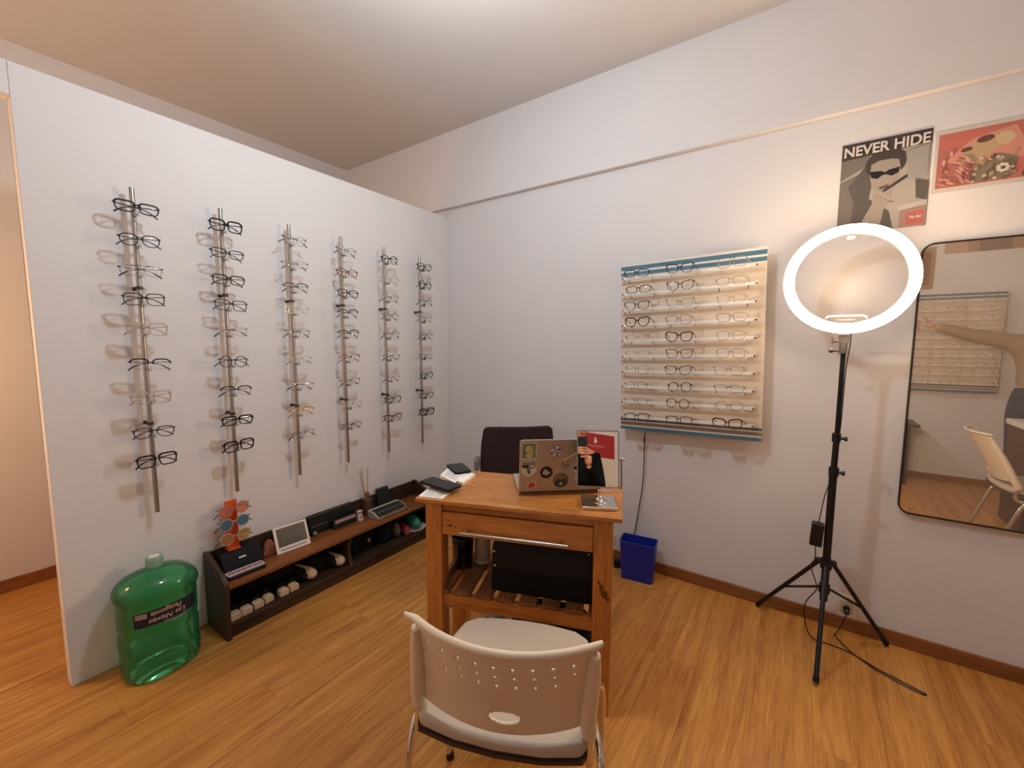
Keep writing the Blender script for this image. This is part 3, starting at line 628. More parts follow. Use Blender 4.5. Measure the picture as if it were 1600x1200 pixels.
# ------------------------------------------------------------------ low shelf unit under the rods
su = thing('low_shelf', 'dark walnut low shelf along the partition below the rods', 'shelf', (0.002, -1.65, 0))
Ls = 1.272
prof = [(0, 0), (.212, 0), (.214, .235), (.206, .262), (.182, .288), (.14, .302), (.06, .336), (.03, .346), (0, .348)]
for y0 in (0, Ls - .02): MB().prism(prof, 'y', y0, y0 + .02).build('side_panel', M_dark, su, bevel=.003)
MB().box((0, .02, .02), (.012, Ls - .02, .342)).build('back_board', M_dark, su, bevel=.002)
MB().box((.012, .02, .228), (.212, Ls - .02, .246)).build('top_board', M_darkt, su, bevel=.003)
MB().box((.012, .02, .050), (.205, Ls - .02, .068)).build('lower_board', M_dark, su, bevel=.002)
MB().box((.180, .02, .0), (.196, Ls - .02, .050)).build('kick_board', M_dark, su)
MB().prism([(.012, .068), (.205, .068), (.198, .10), (.186, .15), (.198, .20), (.206, .228), (.012, .228)], 'y', .612, .628).build('divider', M_dark, su)
ST = .2462; LB = .0682
case = thing('display_case', 'black sloped glasses case with silver plate at the shelf end', 'case', (.012, -1.612, ST))
MB().prism([(.006, 0), (.112, 0), (.104, .036), (.066, .090), (.006, .092)], 'y', 0, .172).build('body', M_blackm, case, bevel=.006)
_a = math.atan2(.054, .038); MB().box((0, .070, 0), (.0012, .100, .006)).build('plate', mat('silver_plate', (215, 210, 205), .3, .5), case, loc=(.090, 0, .056), rot=(0, -(math.pi/2 - _a), 0))
mb = thing('patterned_box', 'flat black box with pink patterned lid at the shelf edge', 'box', (.148, -1.535, ST), -2 * D2R)
MB().prism([(p[1], p[0]) for p in rrect(.158, .058, .008)], 'z', 0, .014).build('body', M_black, mb, bevel=.003)
lidp = MB().prism([(p[1] - .004, p[0]) for p in rrect(.156, .046, .006)], 'z', .014, .018).build('lid', mat('pink_lid', (204, 180, 176), .5), mb, bevel=.001)
b = MB(); random.seed(3)
for i in range(12): cy = -.066 + .012 * i; b.poly([(-.004 + .014 * math.cos(a) * (1 if i % 2 else .6), cy + .0055 * math.sin(a), .0182) for a in [q * math.pi / 4 for q in range(8)]])
b.build('print', mat('maroon_print', (128, 84, 84), .6), lidp, smooth=0)
st = thing('sunglasses_stand', 'orange acrylic stand for three sunglasses on the black case', 'stand', (.052, -1.545, ST + .0925))
M_orange = thin_mat('orange_acrylic', (240, 98, 52), .85, .1)
MB().box((-.003, -.026, .003), (.003, .026, .232)).build('upright', M_orange, st, bevel=.001)
MB().box((-.022, -.026, 0), (.022, .026, .004)).build('foot', M_orange, st, bevel=.001)
for z in (.197, .134, .066): MB().prism([(-.006, z - .012), (.006, z - .012), (.009, z + .004), (-.009, z + .004)], 'x', .003, .03).build('nose_holder', M_orange, st)
for z, c, nm, o_ in ((.197, (232, 150, 128), 'pink', 'top'), (.134, (84, 124, 150), 'blue', 'middle'), (.066, (206, 164, 110), 'amber', 'lowest')):
    lm = thin_mat(nm + '_lens', c, .42 if nm != 'blue' else .75, .03, 1.45)
    spectacles('round', 'mid', 'rose' if nm == 'pink' else 'clear', True, (.052 + .036, -1.545, ST + .0925 + z), (0, -3 * D2R, math.pi / 2), 'round sunglasses with %s lenses, %s pair on the orange stand' % (nm, o_), 'sunglasses on the orange stand', lens=lm, scale=1.12, temple='brown')
tr = thing('wooden_wedge', 'rounded triangular reddish wooden ornament beside the picture frame', 'ornament', (.066, -1.392, ST))
b = MB(); b.prism([(-.034, 0), (.034, 0), (.038, .012), (.022, .055), (.010, .074), (-.006, .076), (-.018, .062), (-.036, .014)], 'x', 0, .02, M=Matrix.Rotation(-12 * D2R, 4, 'Y')); b.build('body', wood_mat('red_wood', (150, 92, 70), (116, 64, 48), None, (30, 4, 30), .45), tr, bevel=.005, seg=3)
MB().tube([(.0245 + .001, .004 + .009 * math.cos(a * .5), .036 + .012 * math.sin(a * .5)) for a in range(13)], .0014, 6, closed=True).build('carving', M_dark, tr)
pf = thing('picture_frame', 'white bordered photograph leaning on the shelf back board', 'picture', (.112, -1.289, ST), -4 * D2R)
PM = Matrix.Rotation(-22 * D2R, 4, 'Y')
MB().box((-.006, -.083, 0), (0, .083, .130), PM).build('frame', mat('white_mount', (226, 212, 202), .5), pf)
MB().box((0, -.070, .028), (.0008, .072, .120), PM).build('photograph', speckle(mat('dark_photo', (62, 56, 50), .35), (104, 96, 84), 26, .9), pf)
MB().box((0, -.064, .011), (.0006, .064, .016), PM).build('caption', M_ink, pf)
MB().ball((.062, -1.150, ST + .013), .013, 10).build('stone_ball', mat('grey_stone', (120, 108, 98), .6), None); tag(bpy.data.objects['stone_ball'], 'small grey ball right of the white framed photograph', 'ornament')
lc = thing('long_case', 'long black case with silver line against the shelf back', 'case', (.016, -1.17, ST))
MB().prism([(0, 0), (.03, 0), (.034, .012), (.026, .104), (0, .108)], 'y', 0, .275).build('body', mat('dark_green_black', (24, 28, 28), .4), lc, bevel=.004)
MB().box((.0305, .01, .046), (.0322, .17, .049)).build('silver_line', M_steel, lc)
nb_ = thing('name_block', 'black block with pale label strip in front of the long case', 'sign', (.052, -1.05, ST))
MB().prism([(0, 0), (.03, 0), (.022, .052), (.004, .052)], 'y', 0, .148).build('body', M_black, nb_, bevel=.002)
MB().box((.0245, .012, .030), (.0275, .142, .048)).build('label_strip', mat('pink_strip', (176, 150, 142), .5), nb_)
bc = thing('display_clip', 'small white plastic clip stand between block and desk device', 'clip', (.078, -.882, ST))
MB().prism([(0, 0), (.022, 0), (.010, .046), (.022, .056), (.022, .060), (-.008, .060), (-.004, .046)], 'y', -.014, .014).build('body', mat('dull_white', (196, 182, 168), .5), bc, bevel=.002)
MB().cyl((.014, 0, .022), (.019, 0, .024), .005, 12).build('screw', M_bracket, bc)
df = thing('reed_diffuser', 'square glass reed diffuser with brown sticks on the shelf', 'diffuser', (.045, -.800, ST))
MB().prism(rrect(.046, .046, .006), 'z', 0, .100).build('bottle', thin_mat('smoky_glass', (128, 104, 88), .40, .04), df, bevel=.004)
MB().lathe([(.012, .1), (.012, .118), (.0165, .120), (.0165, .138), (.006, .138)], 18).build('neck', mat('copper_cap', (150, 112, 84), .35, .6), df)
for dx, dy in ((.012, -.055), (-.006, -.030), (.010, .006), (0, .014)): MB().cyl((0, 0, .04), (dx, dy, .292), .0020, 8).build('reed', mat('reed_brown', (176, 128, 92), .7), df)
MB().prism([(.016, ST), (.05, ST), (.03, ST + .128), (.016, ST + .130)], 'y', -.715, -.625).build('leaning_folder', mat('bottle_green', (28, 36, 34), .5), None, bevel=.002); tag(bpy.data.objects['leaning_folder'], 'dark green folder standing behind the grey keyed device', 'folder')
dv = thing('desk_terminal', 'grey desk device with a row of black keys on the shelf', 'device', (.080, -.825, ST))
M_grey = mat('device_grey', (168, 156, 142), .45)
MB().prism([(0, 0), (.100, 0), (.104, .012), (.060, .036), (0, .042)], 'y', 0, .226).build('body', M_grey, dv, bevel=.003)
MB().prism([(.022, .0402), (.060, .0374), (.092, .0196), (.090, .0182), (.058, .0355), (.022, .0385)], 'y', .010, .216).build('key_plate', M_black, dv)
for i in range(7): MB().box((-.010, 0, 0), (.010, .018, .004)).build('key', mat('key_grey', (70, 66, 64), .4), dv, loc=(.0725, .022 + .027 * i, .0305), rot=(0, 29 * D2R, 0), bevel=.001)
MB().box((.093, .008, .0165), (.103, .218, .0215)).build('chrome_strip', M_steel, dv)

# compartments
M_tan = mat('tan_case_end', (204, 178, 146), .55)
SOFT = [(-1.604, .046, 0), (-1.556, .046, 0), (-1.504, .044, .004), (-1.455, .042, .012), (-1.386, .044, .006), (-1.336, .044, .008)]
CN = ['nearest the shelf end panel', 'second from the shelf end panel', 'third from the shelf end panel', 'fourth from the shelf end panel', 'just past the gap', 'beside the round ended case']
for k, (y, wd, back) in enumerate(SOFT):
    t = thing('glasses_case', 'black glasses case with cream end on the lower shelf, %s' % CN[k], 'case', (.03, y, LB), 0, 'cream ended cases on the lower shelf')
    MB().prism([(-wd/2, .0), (wd/2, 0), (wd/2, .042), (wd/2 - .01, .058), (-wd/2 + .01, .058), (-wd/2, .042)], 'x', 0, .135 - back).build('body', M_blackf, t, bevel=.006)
    MB().prism([(-wd/2, .0), (wd/2, 0), (wd/2, .028), (wd/2 - .008, .035), (-wd/2 + .008, .035), (-wd/2, .028)], 'x', .130 - back, .166 - back).build('end_cap', M_tan, t, bevel=.009, seg=3)
for k, (y, nm, a) in enumerate(((-1.262, 'tan round ended glasses case lying slanted on the lower shelf', 12), (-1.085, 'tan round ended glasses case beside the shelf divider', 6))):
    t = thing('glasses_case', nm, 'case', (.03, y, LB), a * D2R, 'round ended cases on the lower shelf')
    MB().tube([(0, 0, .036), (.02, 0, .036), (.13, 0, .034), (.150, 0, .032), (.160, 0, .030)], [.020, .026, .029, .023, .008], 14, flat=1.0).build('body', M_tan, t)
    MB().tube([(0, -.034, .044), (.02, -.034, .044), (.105, -.032, .038), (.135, -.028, .030)], [.02, .03, .03, .012], 12).build('flap', M_blackf, t)
for y0, y1, nm in ((-1.60, -1.48, 'nearest the end panel'), (-1.46, -1.31, 'above the middle cases'), (-1.225, -1.125, 'between the two tan cases')):
    b = MB().box((.02, y0, LB + (.062 if y0 < -1.3 else .0)), (.13, y1, LB + (.118 if y0 < -1.3 else .09))).build('black_pouch', M_blackf, None, bevel=.015, seg=3); tag(b, 'soft black pouch on the lower shelf, ' + nm, 'pouch')
b = MB(); b.box((.02, -.99, LB), (.12, -.80, LB + .10)); o = b.build('black_camera_bag', M_blackf, None, bevel=.02, seg=3); tag(o, 'black camera bag beside the divider in the lower shelf', 'bag')
t = thing('black_strap', 'black buckled strap hanging loose beside the shelf divider', 'strap', (.13, -.985, LB))
MB().tube(smoothpath([(0, 0, .12), (.03, .005, .07), (.035, .0, .02), (.03, .03, .005), (.01, .07, .006), (.02, .10, .03), (.015, .11, .08)], 5), .005, 8, flat=.5).build('webbing', M_blackm, t); MB().box((.022, .098, .062), (.032, .116, .082)).build('buckle', M_steel, t, bevel=.002)
b = MB(); b.box((.03, -.79, LB), (.16, -.70, LB + .11)); o = b.build('navy_cloth_bag', mat('navy_cloth', (24, 28, 44), .9, spec=.15), None, bevel=.03, seg=4); tag(o, 'dark navy cloth bag in the lower shelf', 'bag')
def softbag(name, label, cat, c, sc, m, seed, rz=0, rr=.04, lean=(0, 0)):
    random.seed(seed); me = MB().ball((0, 0, 0), rr, 8, sc).mesh(name, 30)
    lo = min(v.co.z for v in me.vertices)
    for v in me.vertices: v.co.z -= lo
    for v in me.vertices: v.co += Vector((random.uniform(-1, 1), random.uniform(-1, 1), 0)) * rr * .09; v.co.x += lean[0] * v.co.z; v.co.y += lean[1] * v.co.z
    o = link(name, me, m, None, loc=c, rot=(0, 0, rz)); return tag(o, label, cat)
softbag('cloth_pouch', 'speckled grey cloth pouch in the lower shelf before the red one', 'pouch', (.130, -.655, LB), (1.0, .55, 1.1), speckle(mat('grey_cloth', (120, 112, 100), .9), (60, 54, 48), 90, .8), 1, 0, .042)
softbag('small_brown_bag', 'small brown folded bag at the front of the lower shelf', 'bag', (.185, -.615, LB), (.5, .5, 1.0), mat('brown_bag', (104, 84, 72), .8), 2, .3, .026)
softbag('red_pouch', 'red cloth pouch in the lower shelf beside the green one', 'pouch', (.130, -.585, LB), (2.1, .62, .72), mat('red_cloth', (186, 44, 58), .75), 3, -.35, .040)
softbag('green_pouch', 'green cloth pouch at the far end of the lower shelf', 'pouch', (.115, -.500, LB + .012), (2.1, .74, .85), mat('green_cloth', (60, 160, 126), .7), 4, -.25, .046)
t = thing('white_tray', 'white plastic tray under the green pouch in the lower shelf', 'tray', (.135, -.500, LB)); MB().lathe([(0, 0), (.062, 0), (.072, .010), (.070, .012), (.060, .004), (0, .004)], 28, sx=.95, sy=1.1).build('body', mat('tray_white', (214, 206, 208), .4), t)

# ------------------------------------------------------------------ water bottle
M_bott = bpy.data.materials.new('green_bottle_plastic'); M_bott.use_nodes = True
n = M_bott.node_tree.nodes; l = M_bott.node_tree.links
for q in list(n): n.remove(q)
o_ = n.new('ShaderNodeOutputMaterial'); tr_ = n.new('ShaderNodeBsdfTransparent'); tr_.inputs[0].default_value = (.42, .86, .56, 1); di = n.new('ShaderNodeBsdfDiffuse'); di.inputs[0].default_value = (.08, .50, .22, 1)
tl = n.new('ShaderNodeBsdfTranslucent'); tl.inputs[0].default_value = (.18, .74, .38, 1); gl = n.new('ShaderNodeBsdfGlossy'); gl.inputs['Roughness'].default_value = .06
m1 = n.new('ShaderNodeMixShader'); m1.inputs[0].default_value = .5; m2 = n.new('ShaderNodeMixShader'); m2.inputs[0].default_value = .40; m3 = n.new('ShaderNodeMixShader'); fz = n.new('ShaderNodeFresnel'); fz.inputs[0].default_value = 1.45
l.new(di.outputs[0], m1.inputs[1]); l.new(tl.outputs[0], m1.inputs[2]); l.new(tr_.outputs[0], m2.inputs[1]); l.new(m1.outputs[0], m2.inputs[2]); l.new(m2.outputs[0], m3.inputs[1]); l.new(gl.outputs[0], m3.inputs[2]); l.new(fz.outputs[0], m3.inputs[0]); l.new(m3.outputs[0], o_.inputs[0])
wb = thing('water_bottle', 'large green plastic water bottle standing against the partition end', 'bottle', (.128, -1.852, 0))
pr_ = [(0, .010), (.55, .006), (.86, .0), (.95, .012), (.985, .035), (.985, .075), (.965, .090), (.955, .10), (.975, .115), (.985, .135), (.985, .165), (.95, .180), (.945, .19), (.97, .205), (.975, .225), (.975, .30), (.985, .315), (1.03, .325), (1.04, .34), (1.01, .355), (.93, .372), (.75, .390), (.50, .403), (.33, .408), (.25, .412), (.19, .418), (.185, .425)]
MB().lathe([(r * .128, z) for r, z in pr_], 48, sx=.82, sy=1.0, e=2.5).build('bottle_body', M_bott, wb, smooth=50)
MB().lathe([(0, .416), (.027, .416), (.028, .42), (.028, .452), (.025, .457), (0, .457)], 28).build('cap', thin_mat('cap_plastic', (150, 190, 160), .75, .25), wb)
MB().lathe([(0, .4572), (.018, .4574), (0, .4578)], 20).build('cap_seal', mat('seal_white', (226, 214, 204), .5), wb)
def wrap(y, z, off=.0012):
    e = 2.5; R = .128 * .976; c = min(.98, max(-.98, y / R)); x = R * .82 * (1 - abs(c) ** e) ** (1 / e); return Vector((x + off, y, z))
NL = 24; lab = MB(); ys = [-.094 + .194 * i / NL for i in range(NL + 1)]
lab.add([wrap(y, .230) for y in ys] + [wrap(y, .288) for y in ys], [(i, i + 1, NL + 2 + i, NL + 1 + i) for i in range(NL)])
lab = lab.build('bottle_label', mat('navy_label', (26, 28, 48), .5), wb)
sw = MB(); sw.add([wrap(y, .227 - .012 * math.sin(math.pi * i / 16), .0018) for i, y in enumerate([-.010 + .08 * k / 16 for k in range(17)])] + [wrap(y, .231 - .006 * math.sin(math.pi * i / 16), .0018) for i, y in enumerate([-.010 + .08 * k / 16 for k in range(17)])], [(i, i + 1, i + 18, i + 17) for i in range(16)])
sw.build('swoosh', mat('label_swoosh', (110, 140, 120), .5), lab)
sm = MB()
for i in range(4):
    q = [-.090 + .032 * k / 8 for k in range(9)]; z_ = .280 - i * .005
    sm.add([wrap(y, z_, .0018) for y in q] + [wrap(y, z_ + .003, .0018) for y in q], [(k, k + 1, k + 10, k + 9) for k in range(8)])
sm.build('small_print', mat('label_cream', (190, 172, 150), .5), lab)
def wrapped_text(s, size, yc, zc, parent, m, flip=True, spread=.01):
    c = bpy.data.curves.new('lettering', 'FONT'); c.body = s; c.size = size; c.align_x = 'CENTER'; c.align_y = 'CENTER'; c.shear = .25; c.offset = .0003
    tmp = bpy.data.objects.new('tmp_text', c); COL.objects.link(tmp); dg = bpy.context.evaluated_depsgraph_get(); me = bpy.data.meshes.new_from_object(tmp.evaluated_get(dg)); bpy.data.objects.remove(tmp)
    for v in me.vertices:
        x_, y_ = v.co.x, v.co.y
        if flip: x_, y_ = -x_, -y_
        v.co = wrap(yc + x_, zc + y_, .0020)
    me.materials.clear(); return link('lettering', me, m, parent)
M_let = mat('label_letter', (206, 172, 146), .5)
wrapped_text('Patagonia', .0255, .002, .273, lab, M_let); wrapped_text('Las Nieves', .0265, .004, .247, lab, M_let)

# ------------------------------------------------------------------ blue bin, outlets
bn = thing('waste_bin', 'blue plastic waste bin on the floor below the striped panel', 'bin', (1.518, -.122, 0), 7 * D2R)
def taper(w0, d0, w1, d1, z0, z1, r): return [(x, y, z0) for x, y in rrect(w0, d0, r, 4)], [(x, y, z1) for x, y in rrect(w1, d1, r, 4)]
a, c = taper(.168, .085, .188, .108, 0, .218, .014); a2, c2 = taper(.160, .078, .182, .102, .006, .218, .012); n_ = len(a)
b = MB(); b.add(a + c + c2 + a2, [tuple(range(n_ - 1, -1, -1)), tuple(range(3 * n_, 4 * n_))] + [(k * n_ + i, k * n_ + (i + 1) % n_, (k + 1) * n_ + (i + 1) % n_, (k + 1) * n_ + i) for k in range(3) for i in range(n_)]); b.build('body', M_navy, bn)
MB().tube([(x, y, .218) for x, y in rrect(.187, .107, .014, 4)], .003, 6, closed=True).build('rim', M_navy, bn)
pa = thing('power_adapter', 'black power adapter on the floor behind the blue bin', 'adapter', (1.392, -.070, 0), .5); MB().box((-.03, -.02, 0), (.03, .02, .045)).build('body', M_black, pa, bevel=.004); MB().tube(smoothpath([(-.03, 0, .02), (-.05, .01, .02), (-.06, .025, .05)], 4), .0025, 6).build('cord', M_black, pa)
for nm, lb, xx, zz in (('wall_outlet', 'white wall outlet low behind the desk leg', 1.325, .116), ('wall_outlet', 'white wall outlet behind the ring light tripod', 2.436, .108)):
    t = thing(nm, lb, 'outlet', (xx, 0, zz)); MB().box((-.036, -.007, -.054), (.036, 0, .054)).build('plate', M_white, t, bevel=.003); MB().box((-.022, -.009, -.03), (.022, -.007, .03)).build('socket', mat('socket_grey', (196, 188, 178), .5), t, bevel=.001)

# ------------------------------------------------------------------ ring light on tripod
rl = thing('ring_light', 'glowing ring light on a black tripod beside the wall mirror', 'ring light', (2.340, -.178, 0))
X0, Y0 = 2.340, -.178
feet = [(-.248, .140), (-.022, -.290), (.236, .140)]
for fx, fy in feet:
    k = Vector((fx, fy, 0)); d = k.normalized()
    MB().tube([d * .026 + Vector((0, 0, .368)), k + Vector((0, 0, .012))], .0088, 10).build('leg', M_black, rl)
    ft = MB(); ft.tube([k * .955 + Vector((0, 0, .028)), k + Vector((0, 0, .010))], .0105, 10); ft.build('rubber_foot', M_blackm, rl)
    mid = (d * .026 + Vector((0, 0, .368))).lerp(k + Vector((0, 0, .012)), .56)
    MB().tube([d * .018 + Vector((0, 0, .252)), mid], .0052, 8).build('brace', M_black, rl)
b = MB(); b.cyl((0, 0, .345), (0, 0, .385), .021, 16)
for fx, fy in feet: d = Vector((fx, fy, 0)).normalized(); b.tube([d * .015 + Vector((0, 0, .368)), d * .036 + Vector((0, 0, .366))], .013, 8)
b.build('hub', M_black, rl)
MB().cyl((0, 0, .235), (0, 0, .272), .020, 16).build('lower_collar', M_black, rl)
MB().cyl((0, 0, .20), (0, 0, .77), .0145, 16).build('pole', M_black, rl)
MB().cyl((0, 0, .74), (.002, 0, .92), .0115, 16).build('pole', M_black, rl)
MB().cyl((.002, 0, .89), (.002, 0, 1.30), .0085, 16).build('pole', M_blackm, rl)
for z, r in ((.77, .018), (.915, .0155)):
    c_ = MB().cyl((.001, 0, z - .018), (.001, 0, z + .018), r, 14).build('collar', M_black, rl)
    MB().cyl((.01, -.005, z), (.034, -.012, z), .006, 10).cyl((.028, -.010, z), (.036, -.0125, z), .010, 10).build('knob', M_black, c_)
ad = thing  # (kept short)
RM = T(0, -.002, 1.563) @ Matrix.Rotation(-3.6 * D2R * -1, 4, 'Z') @ Matrix.Rotation(-6.9 * D2R, 4, 'X')    # local -y = light direction
M_ring = mat('ring_diffuser', (255, 246, 230), .5, emit=RING_LIGHT)
def torus_prof(b, prof, n=72):
    vs_ = []; m = len(prof)
    for i in range(n):
        a = 2 * math.pi * i / n
        for r, y in prof: vs_.append(RM @ Vector((r * math.cos(a), y, r * math.sin(a))))
    return b.add(vs_, [(i * m + k, i * m + (k + 1) % m, ((i + 1) % n) * m + (k + 1) % m, ((i + 1) % n) * m + k) for i in range(n) for k in range(m)])
torus_prof(MB(), [(.1815, -.0095), (.184, -.0146), (.191, -.018), (.200, -.019), (.210, -.017), (.217, -.010), (.2190, -.002)]).build('diffuser', M_ring, rl, smooth=60)
torus_prof(MB(), [(.1812, -.0092), (.2195, -.0015), (.2195, .0032), (.216, .014), (.203, .018), (.190, .017), (.182, .010)]).build('ring_housing', M_white, rl, smooth=60)
b = MB(); b.box((-.017, -.010, 1.306), (.017, .012, 1.338)); b.cyl((0, 0, 1.262), (0, 0, 1.308), .014, 14); b.build('tilt_mount', mat('mount_grey', (70, 66, 62), .5), rl, bevel=.003)
b = MB(); b.cyl((-.017, 0, 1.313), (-.036, 0, 1.313), .005, 10); b.box((-.040, -.006, 1.300), (-.034, .006, 1.33)); b.cyl((-.014, 0, 1.276), (-.034, 0, 1.276), .005, 10); b.ball((-.038, 0, 1.276), .010, 8); b.build('knob', mat('mount_grey', (70, 66, 62), .5), rl)
b = MB(); b.tube(smoothpath([RM @ Vector(p) for p in ((-.066, .01, -.158), (-.058, .012, -.148), (-.03, .012, -.146), (.03, .012, -.146), (.058, .012, -.148), (.066, .01, -.158))], 4), .0035, 8); b.box((-.03, .008, 1.398), (.03, .016, 1.404)); b.build('phone_clip', M_white, rl)
MB().box((-.012, -.004, -.171), (.012, .006, -.160), RM @ Matrix.Rotation(math.pi, 4, 'Y')).build('clip_socket', M_white, rl)
MB().box((-.022, -.020, -.050), (.022, .020, .050), T(-.040, .0, .487) @ Matrix.Rotation(3 * D2R, 4, 'Y')).build('adapter_box', M_black, rl, bevel=.004)
MB().tube(smoothpath([(.022, .008, 1.345), (.022, .008, 1.30), (.014, .006, 1.18), (.012, .010, .95), (-.002, .014, .76), (-.022, .004, .66), (-.036, 0, .535)], 6), .0022, 6).build('cable', M_black, rl)
fl = .0035
MB().tube(smoothpath([(-.042, 0, .438), (-.040, -.004, .40), (-.040, 0, .37), (-.052, -.004, .34), (-.030, -.006, .27), (-.026, -.012, .245), (-.062, -.012, .17), (-.060, -.010, .09), (-.040, -.008, .03), (-.01, .004, fl), (.03, .01, fl), (.107, -.004, fl), (.183, -.052, fl), (.255, -.084, fl), (.300, -.104, fl), (.317, -.112, fl), (.300, -.118, fl), (.240, -.094, fl), (.170, -.056, fl), (.100, .014, fl), (.058, .090, fl), (.060, .112, fl), (.075, .128, .03), (.090, .142, .07), (.096, .150, .088)], 7), .0024, 6).build('power_cable', M_black, rl)
b = MB(); b.cyl((.096, .150, .090), (.096, .164, .103), .010, 12); b.cyl((.096, .160, .106), (.096, .169, .110), .012, 12); b.build('plug', M_black, rl)

# ------------------------------------------------------------------ large wall mirror
wm = thing('wall_mirror', 'large rounded wall mirror in thin black frame right of the ring light', 'mirror', (2.875, 0, 1.148))
MW, MH = .604, 1.104
o1 = rrect(MW, MH, .040, 8); o2 = rrect(MW - .010, MH - .010, .035, 8); n_ = len(o1)
b = MB(); b.add([(p[0], y, p[1]) for y, o in ((-.024, o1), (-.024, o2), (-.004, o2), (-.004, o1)) for p in o], [(q * n_ + i, q * n_ + (i + 1) % n_, ((q + 1) % 4) * n_ + (i + 1) % n_, ((q + 1) % 4) * n_ + i) for q in range(4) for i in range(n_)])
b.build('frame', mat('dark_bronze_frame', (40, 28, 20), .4, .3), wm)
M_wm = bpy.data.materials.new('glare_haze_mirror'); M_wm.use_nodes = True; n = M_wm.node_tree.nodes; l = M_wm.node_tree.links
bs = n['Principled BSDF']; bs.inputs['Base Color'].default_value = (.95, .92, .88, 1); bs.inputs['Metallic'].default_value = 1; bs.inputs['Roughness'].default_value = .015
dd = n.new('ShaderNodeBsdfDiffuse'); dd.inputs[0].default_value = (.75, .66, .56, 1); mx = n.new('ShaderNodeMixShader'); mx.inputs[0].default_value = .13  # diffuse share paints the ring lamp's veiling glare over the reflection
l.new(bs.outputs[0], mx.inputs[1]); l.new(dd.outputs[0], mx.inputs[2]); l.new(mx.outputs[0], n['Material Output'].inputs[0])
MB().prism(rrect(MW - .008, MH - .008, .036, 8), 'y', -.018, -.006).build('mirror_glass', M_wm, wm, smooth=0)

# ------------------------------------------------------------------ posters (flat prints on thin boards)
def poster(label, x0, z0, x1, z1, yf, face=-1, paper=(196, 186, 174), single=True):
    """board with its face towards -y (face=-1) or +y; returns thing and a function adding flat print shapes in 0..1 coordinates"""
    t = thing('poster', label, 'poster', ((x0 + x1) / 2, yf, (z0 + z1) / 2)); w_, h_ = x1 - x0, z1 - z0
    y0, y1 = (-.003, 0) if face < 0 else (0, .003)
    MB().box((-w_/2, y0, -h_/2), (w_/2, y1, h_/2)).build('board', mat('board_%d_%d_%d' % paper, paper, .6), t)
    state = {'k': 0, 'b': {}}
    def shape(pts, rgb):
        state['k'] += 1; y = (-.0032 - .00012 * state['k']) if face < 0 else (.0032 + .00012 * state['k'])
        sx = 1 if face < 0 else -1
        bb = state['b'].setdefault((rgb, state['k'] if single else 0), MB()); bb.poly([(sx * (u - .5) * w_, y, (v - .5) * h_) for u, v in pts])
    def done():
        for (rgb, _k), bb in state['b'].items(): bb.build('print', mat('print_%d_%d_%d' % rgb, rgb, .55), t, smooth=0)
    return t, shape, done
def ell(cx, cy, a, b_, n=20, rot=0): return [(cx + a * math.cos(q) * math.cos(rot) - b_ * math.sin(q) * math.sin(rot), cy + a * math.cos(q) * math.sin(rot) + b_ * math.sin(q) * math.cos(rot)) for q in [2 * math.pi * i / n for i in range(n)]]
p1, sh, dn = poster('black and white poster reading NEVER HIDE above the ring light', 2.297, 1.777, 2.576, 2.146, 0, -1, (168, 160, 152))
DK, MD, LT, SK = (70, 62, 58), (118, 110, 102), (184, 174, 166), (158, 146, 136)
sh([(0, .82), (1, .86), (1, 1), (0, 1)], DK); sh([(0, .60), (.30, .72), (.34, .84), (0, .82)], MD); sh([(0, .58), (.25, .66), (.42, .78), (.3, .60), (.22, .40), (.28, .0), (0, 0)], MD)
sh([(.10, .52), (.34, .78), (.40, .62), (.36, .36), (.60, .20), (.66, 0), (.16, 0), (.18, .34)], (92, 86, 82))
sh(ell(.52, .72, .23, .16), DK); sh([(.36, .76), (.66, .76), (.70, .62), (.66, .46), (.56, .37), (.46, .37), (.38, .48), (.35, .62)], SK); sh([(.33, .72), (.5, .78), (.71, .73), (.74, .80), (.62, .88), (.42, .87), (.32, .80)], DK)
sh([(.34, .655), (.48, .645), (.52, .625), (.56, .645), (.69, .66), (.67, .60), (.60, .575), (.535, .60), (.50, .60), (.44, .565), (.37, .585)], (30, 28, 28))
sh([(.46, .47), (.58, .49), (.56, .45), (.48, .445)], (92, 80, 76)); sh([(.36, .0), (.30, .12), (.40, .30), (.40, .42), (.52, .44), (.62, .42), (.62, .32), (.54, .22), (.50, 0)], SK)
for q in range(4): sh(ell(.47 + .045 * q, .40 - .028 * q, .05, .020, 12, -.3), (164, 154, 146)); sh(ell(.48 + .045 * q, .381 - .028 * q, .045, .005, 10, -.3), (96, 88, 82))
sh([(.50, .425), (.53, .41), (.78, .535), (.86, .53), (.83, .55), (.88, .57), (.82, .585), (.755, .56)], (64, 58, 54))
sh([(.74, .80), (.98, .85), (.98, .52), (.78, .50)], (158, 152, 146)); sh([(.86, .50), (1, .46), (1, .26), (.88, .30)], (92, 86, 80)); sh([(.70, .24), (1, .27), (1, .215), (.70, .18)], LT); sh([(.72, 0), (1, 0), (1, .205), (.72, .17)], (158, 124, 114)); sh([(.80, .02), (.98, .03), (.98, .17), (.80, .15)], (176, 98, 88)); dn()
text('NEVER HIDE', .0555, mat('poster_white', (214, 206, 198), .6), p1, (0, -.0092, .1475), (math.pi/2, 0, 0), sx=.88, bold=.0014)
text('Ray-Ban', .014, mat('poster_white', (214, 206, 198), .6), p1, (.109, -.0092, -.148), (math.pi/2, 0, 0), sx=.8, shear=.2, bold=.0003)
p2, sh, dn = poster('pink poster of gold sunglasses and jewels beside the black and white one', 2.586, 1.893, 2.926, 2.122, 0, -1, (206, 196, 186))
PK, PK2, GD = (194, 112, 100), (212, 146, 130), (192, 164, 128)
